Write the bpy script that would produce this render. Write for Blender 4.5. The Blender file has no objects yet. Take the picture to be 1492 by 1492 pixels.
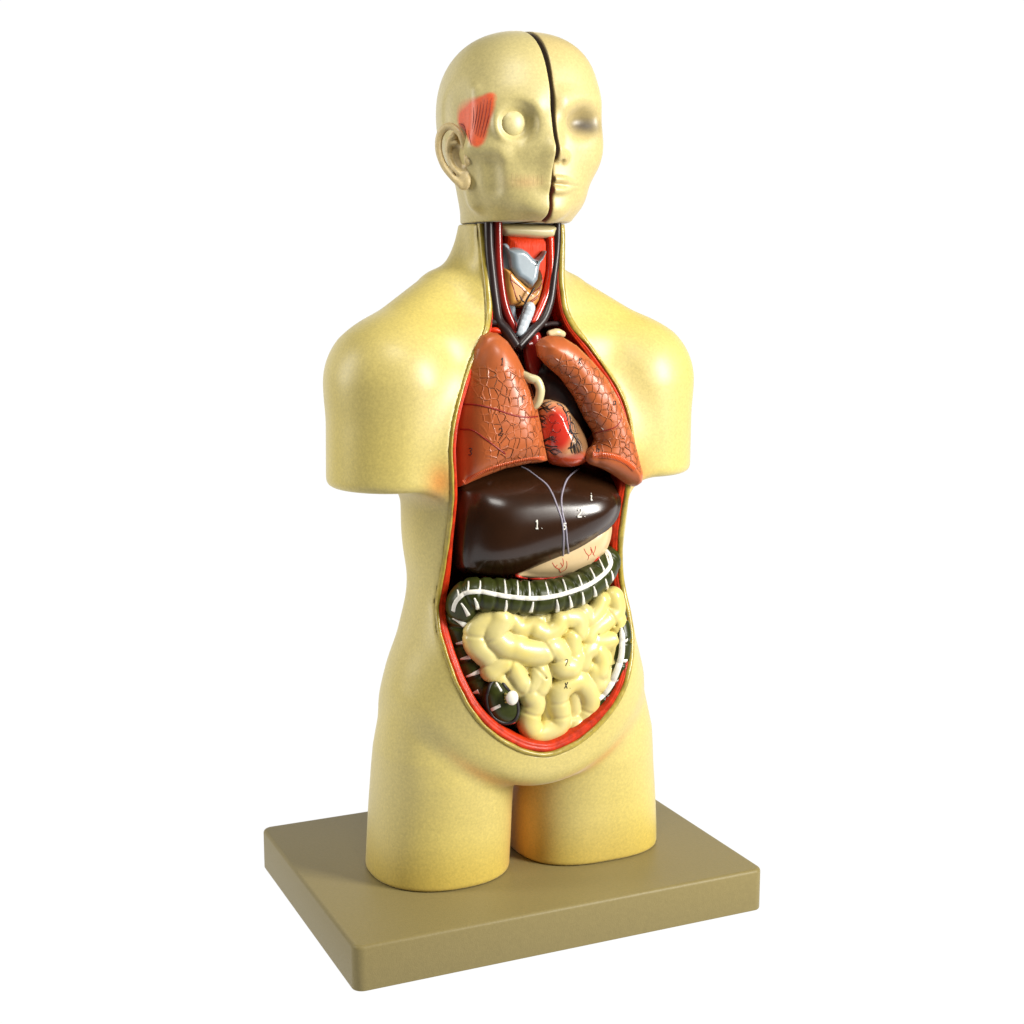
import bpy, bmesh, math, random
import numpy as np
from mathutils import Vector
from mathutils.bvhtree import BVHTree

# ------------------------------------------------------------------ units
# everything is designed in centimetres (X across, Y depth with the front at -Y, Z up from the top of the base) and
# written to the scene in metres
S = 0.01
random.seed(4)
rng = np.random.default_rng(4)
scene = bpy.context.scene
col = scene.collection
f32 = np.float32

# ------------------------------------------------------------------ camera geometry (cm)
CAM = np.array([-55.84, -125.83, 55.98]); YAW = .4233; PITCH = .16685; FPX = 2190.0
fw = np.array([math.sin(YAW)*math.cos(PITCH), math.cos(YAW)*math.cos(PITCH), -math.sin(PITCH)])
rt = np.array([math.cos(YAW), -math.sin(YAW), 0.0]); up = np.cross(rt, fw)
def raydir(px, py):
    return fw + rt*(px-746)/FPX + up*(746-py)/FPX
def P(px, py, Y=0.0):
    d = raydir(px, py)
    return CAM + d*(Y-CAM[1])/d[1]
def pix(V):
    d = np.asarray(V, float)-CAM; z = d@fw
    return np.stack([746+FPX*(d@rt)/z, 746-FPX*(d@up)/z], -1)
def PX(px, py, X=0.0):
    d = raydir(px, py)
    return CAM + d*(X-CAM[0])/d[0]

# ------------------------------------------------------------------ object helpers
def empty(name, loc=(0, 0, 0), parent=None):
    o = bpy.data.objects.new(name, None); o.empty_display_size = 0.02
    col.objects.link(o); o.location = loc
    if parent: o.parent = parent
    return o
def mesh_obj(name, V, faces, mat, parent=None, smooth=True, label=None, colors=None, normals=None):
    me = bpy.data.meshes.new(name)
    V = np.asarray(V, float)*S
    if isinstance(faces, np.ndarray):
        nf = len(faces); k = faces.shape[1]
        me.vertices.add(len(V)); me.vertices.foreach_set('co', V.astype(f32).ravel())
        me.loops.add(nf*k); me.loops.foreach_set('vertex_index', faces.astype(np.int32).ravel())
        me.polygons.add(nf); me.polygons.foreach_set('loop_start', np.arange(0, nf*k, k, dtype=np.int32))
        me.update(calc_edges=True); me.validate()
    else:
        me.from_pydata([tuple(v) for v in V], [], faces); me.update()
    if smooth:
        me.polygons.foreach_set('use_smooth', np.ones(len(me.polygons), bool))
    if normals is not None and len(normals) == len(me.vertices):
        me.normals_split_custom_set_from_vertices(normals.tolist())
    if colors is not None:
        ca = me.color_attributes.new('paint', 'FLOAT_COLOR', 'POINT')
        c = np.ones((len(V), 4), f32); c[:, :3] = colors; ca.data.foreach_set('color', c.ravel())
    me.materials.append(mat)
    o = bpy.data.objects.new(name, me); col.objects.link(o)
    if parent: o.parent = parent
    if label: o['label'] = label
    return o

# ------------------------------------------------------------------ implicit surfaces
class Grid:
    def __init__(s, lo, hi, h):
        s.lo = np.array(lo, float); s.h = h
        n = np.ceil((np.array(hi)-s.lo)/h).astype(int)+1; s.n = n
        ax = [(s.lo[i]+h*np.arange(n[i])).astype(f32) for i in range(3)]
        s.x = ax[0][:, None, None]; s.y = ax[1][None, :, None]; s.z = ax[2][None, None, :]
        s.ax = ax
def surface_nets(f, g):
    """iso-surface of f<0 as quads, vertices relaxed onto the zero level, normals from the gradient"""
    f = np.ascontiguousarray(np.broadcast_to(f, tuple(g.n)), dtype=f32)
    ins = f < 0
    c = [ins[i:ins.shape[0]-1+i, j:ins.shape[1]-1+j, k:ins.shape[2]-1+k] for i in (0, 1) for j in (0, 1) for k in (0, 1)]
    s = sum(a.astype(np.int8) for a in c)
    act = (s > 0) & (s < 8)
    I, J, K = np.nonzero(act)
    cv = {}
    for a in (0, 1):
        for b in (0, 1):
            for d in (0, 1): cv[a, b, d] = f[I+a, J+b, K+d]
    acc = np.zeros((len(I), 3)); cnt = np.zeros(len(I))
    edges = []
    for a in cv:
        for ax in range(3):
            if a[ax] == 0:
                b = list(a); b[ax] = 1; edges.append((a, tuple(b), ax))
    for a, b, ax in edges:
        v0, v1 = cv[a], cv[b]; m = (v0 < 0) != (v1 < 0)
        t = np.where(m, v0/np.where(m, v0-v1, 1), 0)
        for d in range(3):
            acc[:, d] += np.where(m, (a[d]+(t if d == ax else 0)), 0)
        cnt += m
    loc = acc/cnt[:, None]
    # trilinear value and gradient, one relaxation step
    def tri(loc):
        u, v, w = loc.T
        val = 0; gx = 0; gy = 0; gz = 0
        for (a, b, d), c_ in cv.items():
            wu = u if a else 1-u; wv = v if b else 1-v; ww = w if d else 1-w
            val = val+c_*wu*wv*ww
            gx = gx+c_*(1 if a else -1)*wv*ww; gy = gy+c_*(1 if b else -1)*wu*ww; gz = gz+c_*(1 if d else -1)*wu*wv
        return val, np.stack([gx, gy, gz], 1)
    val, gr = tri(loc)
    loc = np.clip(loc-gr*(val/np.maximum((gr**2).sum(1), 1e-8))[:, None], 0.0, 1.0)
    idx = np.full(act.shape, -1, np.int64); idx[I, J, K] = np.arange(len(I))
    V = g.lo+(np.stack([I, J, K], 1)+loc)*g.h
    # smooth normals: central differences of f sampled trilinearly
    def samp(A, Q):
        q = np.clip((Q-g.lo)/g.h, 0, np.array(g.n)-1.001); i = q.astype(int); t = q-i
        r = 0
        for a in (0, 1):
            for b in (0, 1):
                for d in (0, 1):
                    r = r+A[i[:, 0]+a, i[:, 1]+b, i[:, 2]+d]*(t[:, 0] if a else 1-t[:, 0])*(t[:, 1] if b else 1-t[:, 1])*(t[:, 2] if d else 1-t[:, 2])
        return r
    e = g.h*0.9
    N = np.stack([samp(f, V+e*np.eye(3)[i])-samp(f, V-e*np.eye(3)[i]) for i in range(3)], 1)
    N /= np.maximum(np.linalg.norm(N, axis=1), 1e-9)[:, None]
    Q = []
    nx, ny, nz = f.shape
    for ax in range(3):
        A = ins[:-1, 1:-1, 1:-1] if ax == 0 else ins[1:-1, :-1, 1:-1] if ax == 1 else ins[1:-1, 1:-1, :-1]
        B = ins[1:, 1:-1, 1:-1] if ax == 0 else ins[1:-1, 1:, 1:-1] if ax == 1 else ins[1:-1, 1:-1, 1:]
        i, j, k = np.nonzero(A != B); flip = ~A[i, j, k]
        if ax == 0: j = j+1; k = k+1; q = [idx[i, j-1, k-1], idx[i, j, k-1], idx[i, j, k], idx[i, j-1, k]]
        if ax == 1: i = i+1; k = k+1; q = [idx[i-1, j, k-1], idx[i-1, j, k], idx[i, j, k], idx[i, j, k-1]]
        if ax == 2: i = i+1; j = j+1; q = [idx[i-1, j-1, k], idx[i, j-1, k], idx[i, j, k], idx[i-1, j, k]]
        q = np.stack(q, 1); q[flip] = q[flip][:, ::-1]; Q.append(q)
    Q = np.concatenate(Q)
    return V, Q[(Q >= 0).all(1)], N
def sdf_obj(name, f, g, mat, parent=None, label=None, paint=None):
    V, Q, N = surface_nets(f, g)
    colors = paint(V) if paint else None
    o = mesh_obj(name, V, Q, mat, parent, True, label, colors, N)
    return o
def smin(a, b, k):
    h = np.maximum(k-np.abs(a-b), 0)/k
    return np.minimum(a, b)-h*h*k*0.25
def smax(a, b, k): return -smin(-a, -b, k)
def sstep(e0, e1, x):
    t = np.clip((x-e0)/(e1-e0), 0, 1); return t*t*(3-2*t)
def cone(g, a, b, ra, rb, sq=(1, 1, 1)):
    """capsule with two radii; sq squashes the axes"""
    a = np.array(a, float)/sq; b = np.array(b, float)/sq
    X = g.x/sq[0]; Y = g.y/sq[1]; Z = g.z/sq[2]
    ba = b-a; L = float(ba@ba)
    t = np.clip(((X-a[0])*ba[0]+(Y-a[1])*ba[1]+(Z-a[2])*ba[2])/max(L, 1e-9), 0, 1)
    d = np.sqrt((X-a[0]-t*ba[0])**2+(Y-a[1]-t*ba[1])**2+(Z-a[2]-t*ba[2])**2)
    return (d-(ra+t*(rb-ra)))*min(sq)
def ellip(g, c, r):
    X = (g.x-c[0])/r[0]; Y = (g.y-c[1])/r[1]; Z = (g.z-c[2])/r[2]
    k0 = np.sqrt(X*X+Y*Y+Z*Z); k1 = np.sqrt((X/r[0])**2+(Y/r[1])**2+(Z/r[2])**2)
    return k0*(k0-1)/np.maximum(k1, 1e-6)
def spline(pts, n):
    """Catmull-Rom through pts"""
    pts = np.array(pts, float); m = len(pts)
    if m == 2: return pts[0]+(pts[1]-pts[0])*np.linspace(0, 1, n)[:, None]
    Pp = np.vstack([2*pts[0]-pts[1], pts, 2*pts[-1]-pts[-2]])
    out = []
    for u in np.linspace(0, m-1-1e-9, n):
        i = int(u); t = u-i; p0, p1, p2, p3 = Pp[i:i+4]
        out.append(0.5*((2*p1)+(-p0+p2)*t+(2*p0-5*p1+4*p2-p3)*t*t+(-p0+3*p1-3*p2+p3)*t**3))
    return np.array(out)
def chain(g, pts, rad, n=24, sq=(1, 1, 1), k=None):
    """tube through pts (spline), radius constant, list or callable of 0..1"""
    c = spline(pts, n); m = len(pts)
    R = [rad(t) for t in np.linspace(0, 1, n)] if callable(rad) else (np.interp(np.linspace(0, 1, n), np.linspace(0, 1, m), rad) if hasattr(rad, '__len__') else [rad]*n)
    d = None
    for i in range(n-1):
        # local box only
        lo = np.minimum(c[i], c[i+1])-max(R[i], R[i+1])-1.2; hi = np.maximum(c[i], c[i+1])+max(R[i], R[i+1])+1.2
        a = [max(0, int((lo[q]-g.lo[q])/g.h)) for q in range(3)]; b = [min(int(g.n[q]), int((hi[q]-g.lo[q])/g.h)+2) for q in range(3)]
        if d is None: d = np.full(tuple(g.n), 5.0, f32)
        if any(b[q] <= a[q] for q in range(3)): continue
        class sg: pass
        s = sg(); s.x = g.x[a[0]:b[0]]; s.y = g.y[:, a[1]:b[1]]; s.z = g.z[:, :, a[2]:b[2]]
        v = cone(s, c[i], c[i+1], R[i], R[i+1], sq)
        sl = d[a[0]:b[0], a[1]:b[1], a[2]:b[2]]
        d[a[0]:b[0], a[1]:b[1], a[2]:b[2]] = np.minimum(sl, v) if k is None else smin(sl, v, k)
    return d
def ring_cut(f, g, c, T, r, w, k):
    """press a shallow crease round a tube of radius r at c, across its direction T"""
    T = T/np.linalg.norm(T); R = r+w+k+.3
    a = [max(0, int((c[q]-R-g.lo[q])/g.h)) for q in range(3)]; b = [min(int(g.n[q]), int((c[q]+R-g.lo[q])/g.h)+2) for q in range(3)]
    if any(b[q] <= a[q] for q in range(3)): return
    X = g.x[a[0]:b[0]]-c[0]; Y = g.y[:, a[1]:b[1]]-c[1]; Z = g.z[:, :, a[2]:b[2]]-c[2]
    u = X*T[0]+Y*T[1]+Z*T[2]; rho = np.sqrt(np.maximum(X*X+Y*Y+Z*Z-u*u, 0))
    d = np.sqrt(u*u+(rho-r)**2)-w
    sl = f[a[0]:b[0], a[1]:b[1], a[2]:b[2]]; f[a[0]:b[0], a[1]:b[1], a[2]:b[2]] = smax(sl, -d, k)
def poly2d(xs, zs, poly):
    """signed distance to polygon on a 2-D grid (negative inside)"""
    X, Z = np.meshgrid(xs.ravel(), zs.ravel(), indexing='ij')
    d = np.full(X.shape, 1e9); inside = np.zeros(X.shape, bool)
    p = np.array(poly, float); n = len(p)
    for i in range(n):
        a, b = p[i], p[(i+1) % n]; ab = b-a; L = max(ab@ab, 1e-12)
        t = np.clip(((X-a[0])*ab[0]+(Z-a[1])*ab[1])/L, 0, 1)
        d = np.minimum(d, (X-a[0]-t*ab[0])**2+(Z-a[1]-t*ab[1])**2)
        if a[1] != b[1]:
            cr = (a[1] > Z) != (b[1] > Z)
            xi = a[0]+(Z-a[1])*ab[0]/ab[1]
            inside ^= cr & (X < xi)
    return (np.sqrt(d)*np.where(inside, -1, 1)).astype(f32)
def smooth_closed(poly, n):
    p = np.array(poly, float); m = len(p); out = []
    for u in np.linspace(0, m, n, endpoint=False):
        i = int(u); t = u-i; p0, p1, p2, p3 = p[(i-1) % m], p[i % m], p[(i+1) % m], p[(i+2) % m]
        out.append(0.5*((2*p1)+(-p0+p2)*t+(2*p0-5*p1+4*p2-p3)*t*t+(-p0+3*p1-3*p2+p3)*t**3))
    return np.array(out)

# ------------------------------------------------------------------ tubes, ribbons
def tube_data(pts, rad, seg=8, cap=True):
    pts = np.array(pts, float); n = len(pts)
    R = np.array([rad]*n if np.isscalar(rad) else rad, float)
    T = np.gradient(pts, axis=0); T /= np.maximum(np.linalg.norm(T, axis=1), 1e-9)[:, None]
    ref = np.array([0, 1, 0.0]) if abs(T[0][1]) < .9 else np.array([1.0, 0, 0])
    V = []; F = []
    u = np.cross(T[0], ref); u /= np.linalg.norm(u)
    for i in range(n):
        u = u-T[i]*(u@T[i]); u /= max(np.linalg.norm(u), 1e-9); v = np.cross(T[i], u)
        for k in range(seg):
            a = 2*math.pi*k/seg; V.append(pts[i]+R[i]*(math.cos(a)*u+math.sin(a)*v))
    for i in range(n-1):
        for k in range(seg):
            F.append((i*seg+k, i*seg+(k+1) % seg, (i+1)*seg+(k+1) % seg, (i+1)*seg+k))
    if cap:
        F.append(tuple(range(seg))[::-1]); F.append(tuple((n-1)*seg+k for k in range(seg)))
    return V, F
def tubes_obj(name, items, mat, parent=None, label=None, seg=8):
    V = []; F = []
    for pts, rad in items:
        v, f = tube_data(pts, rad, seg); o = len(V); V += list(v); F += [tuple(i+o for i in q) for q in f]
    return mesh_obj(name, V, F, mat, parent, True, label)
_bvh = {}
def bvh(objs):
    key = tuple(o.name for o in objs)
    if key not in _bvh:
        vs = []; fs = []
        for o in objs:
            me = o.data; b = len(vs); vs += [tuple(v.co/S) for v in me.vertices]
            fs += [tuple(i+b for i in p.vertices) for p in me.polygons]
        _bvh[key] = BVHTree.FromPolygons(vs, fs)
    return _bvh[key]
def hit(objs, px, py):
    """first point of objs along the sight line of a photo pixel, and its normal"""
    t = bvh(objs); d = Vector(raydir(px, py)).normalized()
    r = t.ray_cast(Vector(CAM), d)
    if r[0] is None: return None, None
    n = r[1]
    if n.dot(d) > 0: n = -n
    return np.array(r[0]), np.array(n)
def on_surface(objs, pxs, n=None, off=0.0):
    """polyline of photo pixels laid on the surface of objs"""
    pp = spline(pxs, n or max(2, len(pxs)*5)); out = []; nr = []
    for x, y in pp:
        h, nn = hit(objs, x, y)
        if h is not None: out.append(h+nn*off); nr.append(nn)
    return np.array(out), np.array(nr)
def strip_data(pts, nrm, wid, thick=0.05):
    """flat painted or moulded band lying on a surface: rounded low cross-section"""
    n = len(pts); W = np.array([wid]*n if np.isscalar(wid) else wid, float)
    T = np.gradient(pts, axis=0); T /= np.maximum(np.linalg.norm(T, axis=1), 1e-9)[:, None]
    V = []; F = []; prof = [(-1, -.6), (-.8, .6), (-.3, 1), (.3, 1), (.8, .6), (1, -.6)]; m = len(prof)
    for i in range(n):
        s = np.cross(T[i], nrm[i]); s /= max(np.linalg.norm(s), 1e-9)
        for a, b in prof: V.append(pts[i]+s*a*W[i]*.5+nrm[i]*b*thick)
    for i in range(n-1):
        for k in range(m-1): F.append((i*m+k, (i+1)*m+k, (i+1)*m+k+1, i*m+k+1))
    F.append(tuple(range(m))); F.append(tuple((n-1)*m+k for k in range(m))[::-1])
    return V, F
def strips_obj(name, items, mat, parent=None, label=None):
    V = []; F = []
    for pts, nrm, w, th in items:
        if len(pts) < 2: continue
        v, f = strip_data(pts, nrm, w, th); o = len(V); V += list(v); F += [tuple(i+o for i in q) for q in f]
    return mesh_obj(name, V, F, mat, parent, True, label)

# ------------------------------------------------------------------ materials
def mat(name, color, rough=.4, spec=.5, coat=0.0, coat_rough=.1, var=0.0, var_scale=40., bump=0.0, bump_scale=200., paint=False,
        voronoi=None, bump_dist=0.001, sss=0.0, emit=0, color2=None, ridge=None, mottle=None, sheen=0):
    m = bpy.data.materials.new(name); m.use_nodes = True; nt = m.node_tree; N = nt.nodes; L = nt.links
    b = N['Principled BSDF']
    b.inputs['Roughness'].default_value = rough; b.inputs['Specular IOR Level'].default_value = spec
    b.inputs['Coat Weight'].default_value = coat; b.inputs['Coat Roughness'].default_value = coat_rough
    if sss:
        b.inputs['Subsurface Weight'].default_value = sss; b.inputs['Subsurface Radius'].default_value = (.01, .007, .003); b.inputs['Subsurface Scale'].default_value = 1
    if sheen: b.inputs['Sheen Weight'].default_value = sheen; b.inputs['Sheen Roughness'].default_value = .35
    tc = N.new('ShaderNodeTexCoord')
    src = None
    if paint:
        a = N.new('ShaderNodeAttribute'); a.attribute_name = 'paint'; src = a.outputs['Color']
    else:
        r = N.new('ShaderNodeRGB'); r.outputs[0].default_value = (*color, 1); src = r.outputs[0]
    if color2 is not None:      # broad, faint drift of the paint colour
        n = N.new('ShaderNodeTexNoise'); n.inputs['Scale'].default_value = mottle or 12; n.inputs['Detail'].default_value = 3
        L.new(tc.outputs['Object'], n.inputs['Vector'])
        rr = N.new('ShaderNodeMapRange'); rr.inputs[1].default_value = .4; rr.inputs[2].default_value = .65
        L.new(n.outputs['Fac'], rr.inputs[0])
        mx = N.new('ShaderNodeMix'); mx.data_type = 'RGBA'; L.new(rr.outputs[0], mx.inputs[0]); L.new(src, mx.inputs[6]); mx.inputs[7].default_value = (*color2, 1)
        src = mx.outputs[2]
    if var:
        n = N.new('ShaderNodeTexNoise'); n.inputs['Scale'].default_value = var_scale; n.inputs['Detail'].default_value = 5; n.inputs['Roughness'].default_value = .7
        L.new(tc.outputs['Object'], n.inputs['Vector'])
        mr = N.new('ShaderNodeMapRange'); mr.inputs[1].default_value = .3; mr.inputs[2].default_value = .7
        mr.inputs[3].default_value = 1-var; mr.inputs[4].default_value = 1+var*.6
        L.new(n.outputs['Fac'], mr.inputs[0])
        mu = N.new('ShaderNodeVectorMath'); mu.operation = 'SCALE'; L.new(src, mu.inputs[0]); L.new(mr.outputs[0], mu.inputs['Scale'])
        src = mu.outputs[0]
    L.new(src, b.inputs['Base Color'])
    h = None
    if bump:
        n = N.new('ShaderNodeTexNoise'); n.inputs['Scale'].default_value = bump_scale; n.inputs['Detail'].default_value = 4
        L.new(tc.outputs['Object'], n.inputs['Vector']); h = n.outputs['Fac']
        bp = N.new('ShaderNodeBump'); bp.inputs['Strength'].default_value = bump; bp.inputs['Distance'].default_value = bump_dist
        L.new(h, bp.inputs['Height']); L.new(bp.outputs[0], b.inputs['Normal'])
        last = bp
    if ridge:                    # fine parallel fibres: (scale, strength, axis vector scale)
        sc, st, vs = ridge
        mp = N.new('ShaderNodeMapping'); mp.inputs['Scale'].default_value = vs; L.new(tc.outputs['Object'], mp.inputs[0])
        n2 = N.new('ShaderNodeTexNoise'); n2.inputs['Scale'].default_value = sc; n2.inputs['Detail'].default_value = 2; L.new(mp.outputs[0], n2.inputs['Vector'])
        b2 = N.new('ShaderNodeBump'); b2.inputs['Strength'].default_value = st; b2.inputs['Distance'].default_value = 0.001
        L.new(n2.outputs['Fac'], b2.inputs['Height'])
        if h is not None: L.new(bp.outputs[0], b2.inputs['Normal'])
        L.new(b2.outputs[0], b.inputs['Normal'])
    if emit:
        b.inputs['Emission Color'].default_value = (*color, 1); b.inputs['Emission Strength'].default_value = emit
    return m
# ================================================================== THE MODEL
M = {}
M['skin'] = mat('cream_vinyl', (.59, .475, .14), rough=.46, spec=.65, coat=.12, coat_rough=.34, sheen=.25, var=.17, var_scale=420, bump=.10, bump_scale=500, paint=True, bump_dist=.0006)
M['fat'] = mat('olive_yellow_paint', (.40, .30, .045), rough=.35, var=.35, var_scale=120, bump=.5, bump_scale=220, coat=.3)
M['muscle'] = mat('red_muscle_paint', (.52, .028, .003), rough=.45, spec=.22, coat=.06, var=.5, var_scale=130, bump=.3, bump_scale=160)
M['lining'] = mat('dark_red_lining', (.20, .010, .003), rough=.4, coat=.2, var=.5, var_scale=30, bump=.4, bump_scale=90)
M['board'] = mat('khaki_board', (.225, .178, .070), rough=.45, spec=.25, var=.08, var_scale=350, bump=.35, bump_scale=900, bump_dist=.0005)

model = empty('anatomical_torso', (0, 0, 0))
model['label'] = 'cream anatomical torso with split head and open front showing painted organs, on khaki board'
model['category'] = 'anatomical model'

# ---- base board
def rounded_board():
    bm = bmesh.new()
    W, D, H = 20.0, 14.7, 4.0
    bmesh.ops.create_cube(bm, size=1)
    for v in bm.verts: v.co = Vector((v.co.x*2*W, v.co.y*2*D, (v.co.z-.5)*H))
    ve = [e for e in bm.edges if abs(e.verts[0].co.z-e.verts[1].co.z) > 1]
    bmesh.ops.bevel(bm, geom=ve, offset=.95, segments=8, profile=.5, affect='EDGES')
    te = [e for e in bm.edges if all(v.co.z > -.001 for v in e.verts) and len(e.link_faces) == 2 and abs(e.link_faces[0].normal.z-e.link_faces[1].normal.z) > .5]
    bmesh.ops.bevel(bm, geom=te, offset=.34, segments=5, profile=.5, affect='EDGES')
    be = [e for e in bm.edges if all(v.co.z < -H+.001 for v in e.verts) and len(e.link_faces) == 2 and abs(e.link_faces[0].normal.z-e.link_faces[1].normal.z) > .5]
    bmesh.ops.bevel(bm, geom=be, offset=.12, segments=2, profile=.5, affect='EDGES')
    me = bpy.data.meshes.new('base_board')
    for v in bm.verts: v.co *= S
    bm.to_mesh(me); bm.free()
    me.polygons.foreach_set('use_smooth', np.ones(len(me.polygons), bool))
    me.set_sharp_from_angle(angle=math.radians(30))
    me.materials.append(M['board'])
    o = bpy.data.objects.new('base_board', me); col.objects.link(o); o.parent = model
    return o
board = rounded_board()

# ---- torso sections: z, half-width, front half-depth, back half-depth
SEC = np.array([
 (4, 13.6, 7.4, 6.5), (8, 13.5, 7.7, 6.8), (10, 13.45, 7.9, 7), (12, 13.35, 8.0, 7.2), (14, 13.05, 8.35, 7.3), (16, 12.6, 8.9, 7.2), (18, 12.12, 9.45, 7.0),
 (20, 11.54, 9.8, 6.8), (22, 11.2, 9.85, 6.6), (24, 10.65, 9.5, 6.4), (26, 10.1, 8.9, 6.3), (28, 9.97, 8.3, 6.3),
 (30, 10.35, 7.6, 6.5), (32, 10.5, 8.0, 6.8), (34, 10.47, 9.0, 7.0), (36, 10.5, 9.5, 7.2), (38, 11.0, 9.3, 7.4), (40, 11.5, 8.8, 7.6), (42, 11.5, 8.1, 7.6), (44, 11.3, 7.3, 7.4),
 (46, 10.7, 6.3, 7), (48, 9.3, 4.8, 6.4), (50, 7.0, 4.0, 5.8), (52, 5.4, 3.6, 5.2), (54, 4.6, 3.6, 5.0), (56, 4.42, 4.0, 5.0), (58, 4.4, 4.1, 5.0), (60, 4.4, 4.1, 5.0)], float)
XO = np.array([(12.35, 0.02), (12.6, 1.5), (13.1, 2.8), (14, 4.3), (15, 5.55), (16, 6.55), (17, 7.3), (18, 7.9), (20, 8.72), (22, 9.2), (24, 9.42), (26, 9.3), (28, 8.95), (30, 8.7), (32, 8.58),
               (34, 8.55), (36, 8.58), (38, 8.7), (40, 8.8), (42, 8.52), (44, 7.9), (46, 6.95), (48, 5.72), (49, 5.05), (50, 4.42), (51, 4.0), (52, 3.82), (54, 3.76), (56, 3.9), (58, 4.0), (59.1, 4.03)], float)
YC = -2.2
def smooth_tab(zz, zt, vt, s=0.8):
    z = np.linspace(zt[0]-4, zt[-1]+4, 400); v = np.interp(z, zt, vt); dz = z[1]-z[0]
    k = np.exp(-0.5*(np.arange(-20, 21)*dz/s)**2); k /= k.sum()
    v = np.convolve(np.pad(v, 20, mode='edge'), k, 'valid')
    return np.interp(zz, z, v)
def torso_field(x, y, z, s=0.8):
    a = smooth_tab(z, SEC[:, 0], SEC[:, 1], s); bf = smooth_tab(z, SEC[:, 0], SEC[:, 2], s); bb = smooth_tab(z, SEC[:, 0], SEC[:, 3], s)
    b = np.where(y < YC, bf, bb); n = 2.3
    ax = np.abs(x)/a; ay = np.abs(y-YC)/b
    rr = (ax**n+ay**n)**(1/n)
    # distance-like scaling
    q = np.sqrt(x*x+(y-YC)**2)
    return (rr-1)*np.where(rr > 1e-3, q/np.maximum(rr, 1e-3), a)*0.9
def body_field(g):
    x, y, z = g.x, g.y, g.z
    T = torso_field(x, y, z)
    ax = np.abs(x)
    # lower edge of belly and pubis
    T = smax(T, (9.0+0.05*ax*ax-z)*0.87+np.maximum(0, y+4)*-0.25, 2.2)
    class h: pass
    m = h(); m.x = ax; m.y = y; m.z = z-0.45*sstep(2, -2, x)*sstep(38, 46, z)
    # shoulders and upper-arm stumps
    A = smin(cone(m, (5.3, -.2, 51.0), (11.65, -2.5, 44.9), 3.9, 5.75, (1, .95, 1)), cone(m, (11.65, -2.5, 44.9), (12.2, -2.3, 34), 5.75, 5.35, (1, 1.08, 1)), 1.0)
    A = smax(A, 36.35-z, .9)
    B = smin(T, A, 2.2)
    B = smin(B, cone(m, (2.2, .4, 58), (3.7, .4, 52.5), 1.6, 2.3), 1.2)
    # collar bone hint and breast plate fullness
    B = smin(B, cone(m, (4.6, -5.2, 48.6), (11, -4.2, 48.2), .5, .5), 2.6)
    # thighs
    zz = np.clip(z, -2, 26)
    sd = sstep(-.4, .4, x)                         # the two thighs are cut a little differently
    ha = np.interp(zz, [0, 6, 12, 18, 26], [6.6, 6.5, 6.4, 6.0, 5.0])*(1-sd)+np.interp(zz, [0, 6, 12, 18, 26], [7.2, 7.1, 6.7, 6.0, 5.0])*sd
    cxx = np.interp(zz, [0, 12, 26], [7.35, 7.0, 5.5])*(1-sd)+np.interp(zz, [0, 12, 26], [7.65, 7.15, 5.5])*sd
    hb = np.interp(zz, [0, 4, 10, 16, 22], [6.5, 6.6, 6.6, 5.8, 4.5]); yc = np.interp(zz, [0, 6, 12, 20], [-.9, -1.3, -2.0, -2.2])-.2*(1-sd)
    q = np.sqrt((ax-cxx)**2+(y-yc)**2); n = 2.25+.45*sd*sstep(10, 0, zz)
    rr = ((np.abs(ax-cxx)/ha)**n+(np.abs(y-yc)/hb)**n)**(1/n)
    Lg = (rr-1)*q/np.maximum(rr, 1e-3)*.95
    Lg = smax(Lg, z-22, 3)
    B = smin(B, Lg, 1.3)
    B = smax(B, 0.02-z, .35)
    B = smax(B, z-59.0, .1)
    return B
def opening_poly():
    r = [(x, z) for z, x in XO]; top = [(4.03, 66), (-4.03, 66)]
    l = [(-x, z) for z, x in XO[::-1]]
    return r+top+l
t_body = Grid((-20, -13.5, -0.6), (20, 7.5, 60), 0.2)
F_body = body_field(t_body).astype(f32)
d2 = poly2d(t_body.ax[0], t_body.ax[2], opening_poly())[:, None, :]
F_cav = np.maximum(np.maximum(d2, t_body.y-2.2), F_body+0.9-4*np.maximum(0, -(t_body.y+3.0)))
F_shell = smax(F_body, -F_cav, .12)
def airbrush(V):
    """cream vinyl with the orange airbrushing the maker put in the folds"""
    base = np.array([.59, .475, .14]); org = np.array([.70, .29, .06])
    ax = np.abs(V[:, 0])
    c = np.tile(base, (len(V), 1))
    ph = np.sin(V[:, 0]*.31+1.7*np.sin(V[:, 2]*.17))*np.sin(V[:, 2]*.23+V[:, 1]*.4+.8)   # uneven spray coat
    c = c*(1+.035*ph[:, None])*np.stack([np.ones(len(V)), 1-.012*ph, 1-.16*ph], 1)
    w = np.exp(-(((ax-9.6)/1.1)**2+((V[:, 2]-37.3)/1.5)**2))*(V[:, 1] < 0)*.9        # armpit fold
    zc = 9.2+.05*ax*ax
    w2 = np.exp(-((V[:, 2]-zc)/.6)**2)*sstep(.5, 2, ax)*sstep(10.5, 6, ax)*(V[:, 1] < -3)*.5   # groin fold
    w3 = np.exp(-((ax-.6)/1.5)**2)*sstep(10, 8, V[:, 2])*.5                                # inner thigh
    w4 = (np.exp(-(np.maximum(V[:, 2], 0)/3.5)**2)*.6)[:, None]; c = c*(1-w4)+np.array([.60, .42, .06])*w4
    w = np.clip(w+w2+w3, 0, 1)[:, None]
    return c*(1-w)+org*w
skin = sdf_obj('skin_shell', F_shell, t_body, M['skin'], model, None, airbrush)

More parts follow.
